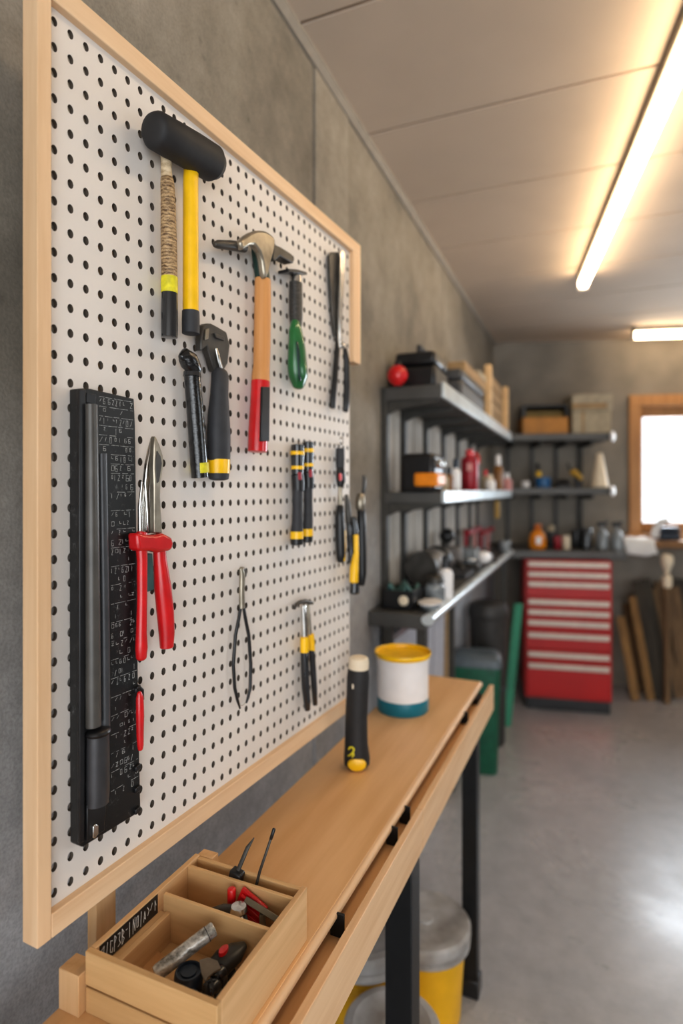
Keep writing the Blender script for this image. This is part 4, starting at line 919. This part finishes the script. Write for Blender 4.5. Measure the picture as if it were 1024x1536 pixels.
vs = [(tx0+.01+(tx1-tx0-.02)*i/nn, ty0+.01+(ty1-ty0-.02)*j/nn, ZW+.055+.016*math.sin(i*.9+j*.5)+.010*math.sin(i*1.7-j*1.3)) for i in range(nn+1) for j in range(nn+1)]
m.add(vs, [(i*(nn+1)+j, (i+1)*(nn+1)+j, (i+1)*(nn+1)+j+1, i*(nn+1)+j+1) for i in range(nn) for j in range(nn)])
o = one('crumpled_rag', 'crumpled teal rag lying in the black tray on the steel worktop', 'rag', m, m_rag, ((tx0+tx1)/2, (ty0+ty1)/2, ZW), W, ang=180); so = o.modifiers.new('s', 'SOLIDIFY'); so.thickness = .003
t = thing('bench_grinder', 'grey bench grinder behind the black tray on the steel worktop', 'bench grinder', (-.545, 2.15, ZW), W)
m = MB(); m.bb((-.60, 2.08, ZW), (-.48, 2.28, ZW+.03)); mk('base', m, m_grip, t, bevel=.004)
m = MB(); m.rod([(-.54, 2.08, ZW+.10), (-.54, 2.12, ZW+.10), (-.54, 2.24, ZW+.10), (-.54, 2.28, ZW+.10)], [.04,.055,.055,.04], 20, (0,0,1)); m.bb((-.565, 2.13, ZW+.02), (-.515, 2.23, ZW+.08)); mk('motor', m, M('machine_grey', '8a8580', .5, .2, .1), t)
for yy in (2.06, 2.30):
    m = MB(); m.lathe([(.012,-.016),(.058,-.016),(.06,-.010),(.06,.010),(.058,.016),(.012,.016)], (-.54, yy, ZW+.10), 24, Matrix.Rotation(R(90),4,'X')); mk('wheel_guard', m, m_dgrey, t)
q = LW(658, .455); can('white_squeeze_bottle', 'white squeeze bottle with a black nozzle in the middle of the steel worktop', 'bottle', -.452, 2.05, ZW, .026, .15, m_white, m_plast)
q = LW(664, .475); can('glass_jar', 'cloudy grey glass jar near the front edge of the steel worktop', 'jar', -.472, 1.972, ZW, .034, .09, m_glassy, m_dgrey, neck=.8)
t = thing('white_tray_lid', 'bright shallow dish by the front edge of the steel worktop', 'dish', (-.47, 1.95, ZW), W)
m = MB(); m.lathe([(.02,0),(.03,.004),(.036,.02),(.033,.02),(.027,.008),(0,.006)], (-.458, 1.855, ZW+.001), 24, None, 1.6); mk('dish', m, m_glassy, t)
m = MB(); m.lathe([(.030,.0185),(.037,.019),(.037,.022),(.030,.022)], (-.458, 1.855, ZW+.001), 24, None, 1.6); mk('rim', m, m_white, t)
t = thing('drill_stand', 'grey drill stand with a dark round knob on the steel worktop', 'drill stand', (-.55, 2.62, ZW), W)
m = MB(); m.bb((-.61, 2.52, ZW), (-.47, 2.72, ZW+.018)); mk('base', m, m_grip, t, bevel=.003)
m = MB(); m.tube([(-.575, 2.62, ZW+.018), (-.575, 2.62, ZW+.15)], [.014,.014], 14); mk('column', m, m_dgrey, t)
m = MB(); m.bb((-.59, 2.585, ZW+.06), (-.505, 2.655, ZW+.13)); mk('head', m, M('stand_grey', '7c7672', .5, .2), t, bevel=.01)
m = MB(); m.lathe([(0,-.03)] + [(.034*math.sin(g*math.pi/10), -.034*math.cos(g*math.pi/10)) for g in range(1,10)] + [(0,.034)], (-.57, 2.61, ZW+.175), 20); mk('knob', m, m_plast, t)
m = MB(); m.rod([(-.53, 2.60, ZW+.09), (-.50, 2.58, ZW+.05), (-.48, 2.55, ZW+.03)], [.008]*3, 10); mk('lever', m, m_dgrey, t)
t = thing('bench_vise', 'grey and white bench vise past the drill stand on the steel worktop', 'vise', (-.52, 2.9, ZW), W)
m = MB(); m.bb((-.57, 2.83, ZW), (-.47, 2.97, ZW+.03)); mk('base', m, m_dgrey, t, bevel=.006)
m = MB(); m.bb((-.56, 2.92, ZW+.03), (-.48, 2.96, ZW+.10)); m.bb((-.54, 2.82, ZW+.03), (-.50, 2.93, ZW+.06)); mk('fixed_jaw', m, m_glassy, t, bevel=.006)
m = MB(); m.bb((-.56, 2.83, ZW+.03), (-.48, 2.87, ZW+.095)); mk('moving_jaw', m, m_glassy, t, bevel=.006)
m = MB(); m.tube([(-.52, 2.76, ZW+.055), (-.52, 2.84, ZW+.055)], [.009,.009], 12, (0,0,1)); m.rod([(-.57, 2.765, ZW+.055), (-.47, 2.765, ZW+.055)], [.005,.005], 10, (0,0,1)); mk('screw_handle', m, m_chrome, t)
for i, (ya, dz, lb_) in enumerate(((2.98, .13, 'long crimson bar clamp raised on the steel worktop, nearer of two'), (3.45, .10, 'long crimson bar clamp near the corner of the steel worktop, farther of two'))):
    t = thing('bar_clamp', lb_, 'clamp', (-.54, ya, ZW), W, 'crimson clamps on the steel worktop')
    m = MB(); m.bb((-.565, ya, ZW+dz+.02), (-.535, ya+.40, ZW+dz+.045)); mk('bar', m, m_crim, t, bevel=.004)
    m = MB(); m.bb((-.57, ya+.02, ZW), (-.55, ya+.035, ZW+dz+.05)); mk('fixed_head', m, m_crim, t, bevel=.005)
    m = MB(); m.bb((-.57, ya+.28, ZW), (-.55, ya+.30, ZW+dz+.05)); mk('sliding_head', m, m_pink, t, bevel=.005)
    m = MB(); m.rod([(-.555, ya+.29, ZW+.04), (-.49, ya+.29, ZW+.05)], [.009,.011], 12, (0,0,1)); mk('handle', m, m_plast, t)
q = LW(728, .465)
t = thing('angle_grinder', 'white and black angle grinder near the front of the steel worktop', 'grinder', (q.x, q.y, ZW), W)
m = MB(); m.rod([(q.x-.02, q.y-.06, ZW+.04), (q.x-.01, q.y, ZW+.04), (q.x, q.y+.08, ZW+.035)], [.03,.034,.026], 16, (0,0,1)); mk('body', m, m_white, t)
m = MB(); m.lathe([(0,-.004),(.045,-.004),(.045,.004),(0,.004)], (q.x, q.y+.10, ZW+.012), 22); mk('disc', m, m_dgrey, t)
m = MB(); m.rod([(q.x, q.y+.07, ZW+.04), (q.x+.005, q.y+.12, ZW+.03)], [.028,.024], 14, (0,0,1)); mk('gear_head', m, m_plast, t)
q = LW(757, .455); can('steel_cup', 'small pale steel cup near the corner end of the steel worktop', 'cup', q.x, q.y, ZW, .035, .07, m_glassy)
# ================================================================== UNDER THE SHELVES
t = thing('pale_panel', 'large pale grey panel leaning on the wall under the steel worktop', 'panel', (WX+.03, 2.1, 0), W)
m = MB(); m.box((WX+.03, 2.15, .46), (.012, .56, .92), 0, 0, R(1)); mk('sheet', m, m_panel, t, bevel=.002)
m = MB(); m.box((WX+.036, 2.15, .915), (.026, .57, .02)); mk('edge_strip', m, m_glassy, t)
t = thing('pale_panel', 'second pale panel under the steel worktop, farther along the wall', 'panel', (WX+.03, 2.7, 0), W)
m = MB(); m.box((WX+.03, 2.55, .47), (.012, .20, .94), 0, 0, R(1)); mk('sheet', m, m_panel, t, bevel=.002)
m = MB(); m.box((WX+.036, 2.67, .47), (.03, .03, .94)); mk('edge_strip', m, m_card, t)
x, y = c2w((732-HX)/F*3.30, 3.30)
t = thing('black_bin', 'tall round charcoal bin standing under the steel worktop', 'bin', (x, y, 0), W)
m = MB(); m.lathe([(.085,0),(.09,.01),(.102,.68),(.104,.70)], (x, y, 0), 32); mk('body', m, m_binblack, t)
m = MB(); m.lathe([(.106,.692),(.110,.70),(.110,.735),(.098,.772),(.06,.785),(0,.787)], (x, y, 0), 32); mk('lid', m, m_binblack, t)
m = MB(); m.lathe([(.0965,.30),(.100,.304),(.100,.318),(.0965,.322)], (x, y, 0), 32); mk('band', m, m_grip, t)
GB = Frame(c2w((714-HX)/F*3.0, 3.0) + (0,), TH - R(14))
t = thing('green_bin', 'dark green square bin with a domed grey lid past the far bench end', 'bin', (0, 0, 0), GB)
hw = .118; hd = .085; hb = .53
def rr4(a, b, r=.03, n=5):
    return [(sx*(a-r)+r*math.cos(g), sy*(b-r)+r*math.sin(g)) for sx, sy, g0 in ((1,1,0),(-1,1,90),(-1,-1,180),(1,-1,270)) for g in [R(g0+90*k/n) for k in range(n+1)]]
def loft(mb, secs):
    n = len(secs[0][0]); vs = [(x, y, z) for pl, z in secs for x, y in pl]
    fs = [(i*n+j, i*n+(j+1)%n, (i+1)*n+(j+1)%n, (i+1)*n+j) for i in range(len(secs)-1) for j in range(n)]
    fs += [tuple(range(n))[::-1], tuple(range((len(secs)-1)*n, len(secs)*n))]; mb.add(vs, fs)
m = MB(); loft(m, [(rr4(hw*.86, hd*.86), 0), (rr4(hw*.88, hd*.88), .01), (rr4(hw, hd), hb-.03), (rr4(hw*1.02, hd*1.02), hb-.028), (rr4(hw*1.02, hd*1.02), hb-.005)]); mk('body', m, m_bin, t)
m = MB(); loft(m, [(rr4(hw*1.06, hd*1.06), hb-.006), (rr4(hw*1.07, hd*1.07), hb+.012), (rr4(hw*1.0, hd*1.0), hb+.04), (rr4(hw*.86, hd*.86), hb+.055), (rr4(hw*.6, hd*.6), hb+.060)]); mk('lid', m, m_binlid, t)
a = P(777, 905, 3.62); b_ = atz(757, 1092, 0.0) if False else P(759, 1091, 3.52); b_.z = 0
m = MB(); d = a-b_
t = thing('green_board', 'narrow green board leaning beside the red cabinet', 'board', tuple(b_), W)
n0 = Vector((CT, ST, 0)); n1 = d.cross(n0).normalized()*.012
pts = [b_-n0*.026, b_+n0*.026, a+n0*.026, a-n0*.026]
m.add([p_-n1 for p_ in pts] + [p_+n1 for p_ in pts], [(0,1,2,3),(7,6,5,4),(0,4,5,1),(1,5,6,2),(2,6,7,3),(3,7,4,0)]); mk('board', m, m_tealboard, t, bevel=.002)
# ================================================================== RIGHT: side bench below the window, planks
sx0 = bkp(948, 815, .2).x; sz = bkp(1000, 812, .30).z
t = thing('window_bench', 'rough brown wooden bench below the window', 'bench', (sx0, -.3, 0), BK)
m = MB(); m.bb((sx0+.03, -.32, sz-.045), (sx0+1.5, -.002, sz)); mk('top', m, M('bench_brown', '8a6238', .6, 0, .2, 8), t, bevel=.004)
for x in (sx0+.80, sx0+1.4):
    m = MB(); m.bb((x-.03, -.30, 0), (x+.03, -.24, sz-.045)); mk('leg', m, m_old1, t, bevel=.003)
xx = bkp(962, 810, .36).x
t = thing('white_cloth', 'white cloth draped over the left end of the window bench', 'cloth', (xx, -.3, sz), BK)
m = MB(); nn = 10; vs = []
prof = [(.10,.012),(0,.012),(-.12,.012),(-.24,.014),(-.322,.012),(-.335,-.004),(-.340,-.035),(-.345,-.065),(-.348,-.090)]
for i in range(nn+1):
    for j, (dy, dz) in enumerate(prof):
        vs.append((xx-.09+.19*i/nn + .01*math.sin(j*.9), dy if dy < 0 else -.03, sz+dz + .004*math.sin(i*1.3+j) + (.008*math.sin(i*.9) if j > 5 else 0)))
kq = len(prof); m.add(vs, [(i*kq+j, (i+1)*kq+j, (i+1)*kq+j+1, i*kq+j+1) for i in range(nn) for j in range(kq-1)])
o = mk('fabric', m, m_paper, t, ang=180); so = o.modifiers.new('s', 'SOLIDIFY'); so.thickness = .004
xx = bkp(986, 790, .25).x
t = thing('white_sleeve', 'rolled white sheet standing bent on the window bench', 'sheet', (xx, -.25, sz), BK)
m = MB(); m.rod([(xx-.02, -.25, sz+.02), (xx-.01, -.25, sz+.08), (xx+.02, -.25, sz+.125), (xx+.07, -.25, sz+.135)], [(.03,.014),(.026,.014),(.024,.012),(.022,.01)], 12); mk('sheet', m, m_paper, t)
xx = bkp(1001, 797, .2).x
case('dark_blue_case', 'small dark blue case on the window bench under the pane', 'case', (xx-.06, -.24), (xx+.07, -.14), sz, m_navy, BK, False, None, .09)
pl = [((930,925),(953,1014),.030,m_old3,'tan plank leaning leftmost beside the red cabinet'),
      ((948,895),(976,1018),.028,m_old3,'second leaning plank, tan with a darker edge'),
      ((956,872),(992,1026),.045,m_old2,'wide near black plank leaning in the middle of the row'),
      ((968,868),(1006,1026),.030,m_old2,'dark narrow plank behind the wide black one'),
      ((976,884),(1018,1026),.034,m_old1,'reddish brown plank leaning right of the dark ones'),
      ((938,905),(958,1016),.030,m_old1,'brown plank between the two leftmost tan ones'),
      ((962,900),(984,1022),.026,m_old3,'thin tan plank just left of the near black one'),
      ((988,872),(1010,1022),.036,m_old1,'brown plank leaning just behind the wooden post'),
      ((1018,868),(1022,1020),.060,m_old2,'wide dark board farthest right, nearly upright'),
      ((1008,880),(1030,1024),.05,m_old1,'broad brown plank at the right edge of the picture')]
for i, (tp, bt, w_, mt, lb_) in enumerate(pl):
    o_ = .02 + .021*(9-i if i < 5 else i-5)
    b_ = BK.hit(bt[0], bt[1], -(o_+.11)); b_.z = 0.002; a = BK.hit(tp[0], tp[1], -o_)
    d = a-b_; L = d.length
    ro = Vector((1,0,0)); nn_ = ro.cross(d).normalized()*.006; rr_ = d.cross(nn_).normalized()*w_*.9
    m = MB(); pts = [b_-rr_, b_+rr_, a+rr_, a-rr_]
    m.add([p_-nn_ for p_ in pts] + [p_+nn_ for p_ in pts], [(0,1,2,3),(7,6,5,4),(0,4,5,1),(1,5,6,2),(2,6,7,3),(3,7,4,0)])
    one('plank', lb_, 'plank', m, mt, tuple(b_), BK, .002, 'planks leaning on the back wall')
a = BK.hit(1000, 842, -.345); 
t = thing('turned_post', 'brown wooden post with two pale rounded knobs under the window bench', 'post', (a.x, a.y, 0), BK)
m = MB(); m.tube([(a.x, a.y, 0), (a.x, a.y, .765)], [.022,.022], 12); mk('shaft', m, m_old1, t)
for z in (.80, .94):
    m = MB(); m.lathe([(.012,-.045),(.028,-.036),(.032,-.015),(.032,.02),(.026,.035),(.012,.045),(.012,.07)] if z < .9 else [(.016,-.08),(.022,-.06),(.038,-.02),(.038,.015),(.03,.035),(0,.042)], (a.x, a.y, z), 18); mk('knob', m, m_cream, t, label='pale rounded knob')
# ================================================================== LIGHT
wd = bpy.data.worlds.new('World'); sc.world = wd; wd.use_nodes = True
bg = wd.node_tree.nodes['Background']; bg.inputs[0].default_value = (.93, .97, 1, 1); bg.inputs[1].default_value = 3.0
def area(name, loc, target, sx, sy, e, col):
    l = bpy.data.lights.new(name, 'AREA'); l.shape = 'RECTANGLE'; l.size = sx; l.size_y = sy; l.energy = e; l.color = col
    o = bpy.data.objects.new(name, l); COL.objects.link(o); o.location = loc
    o.rotation_euler = (Vector(target)-Vector(loc)).to_track_quat('-Z', 'Y').to_euler(); return o
area('rear_fill', (1.8, -2.4, 1.2), (-.5, 1.0, .9), 2.6, 2.0, 60, (.90, .95, 1))  # added fill lamp behind the camera; no doorway is modelled
area('side_area_lamp', (3.2, 2.2, 1.5), (.8, 2.0, .3), 1.6, 1.2, 30, (.85, .93, 1))  # unseen area lamp by the windowless right wall, aimed low at the floor
wp = BK.m @ Vector(((wl+wr)/2, .26, (wb+wt)/2)); wq = wp - (BK.m.to_3x3() @ Vector((0,1,0)))
area('back_window_daylight', tuple(wp), (wq.x, wq.y, wp.z-.15), 1.7, .85, 65, (.84, .92, 1))
# ================================================================== CAMERA
cam = bpy.data.cameras.new('camera'); co = bpy.data.objects.new('camera', cam); COL.objects.link(co); sc.camera = co
co.location = (0, 0, EYE); co.rotation_euler = (R(90), 0, TH)
cam.sensor_fit = 'VERTICAL'; cam.sensor_height = 36; cam.sensor_width = 24; cam.lens = F/1536*36
cam.shift_y = (735-768)/1536
cam.clip_start = .02
cam.dof.use_dof = True; cam.dof.focus_distance = .75; cam.dof.aperture_fstop = cam.lens/1000/.0095
sc.view_settings.view_transform = 'Standard'; sc.view_settings.look = 'None'
sc.view_settings.exposure = -0.16; sc.view_settings.gamma = 0.9
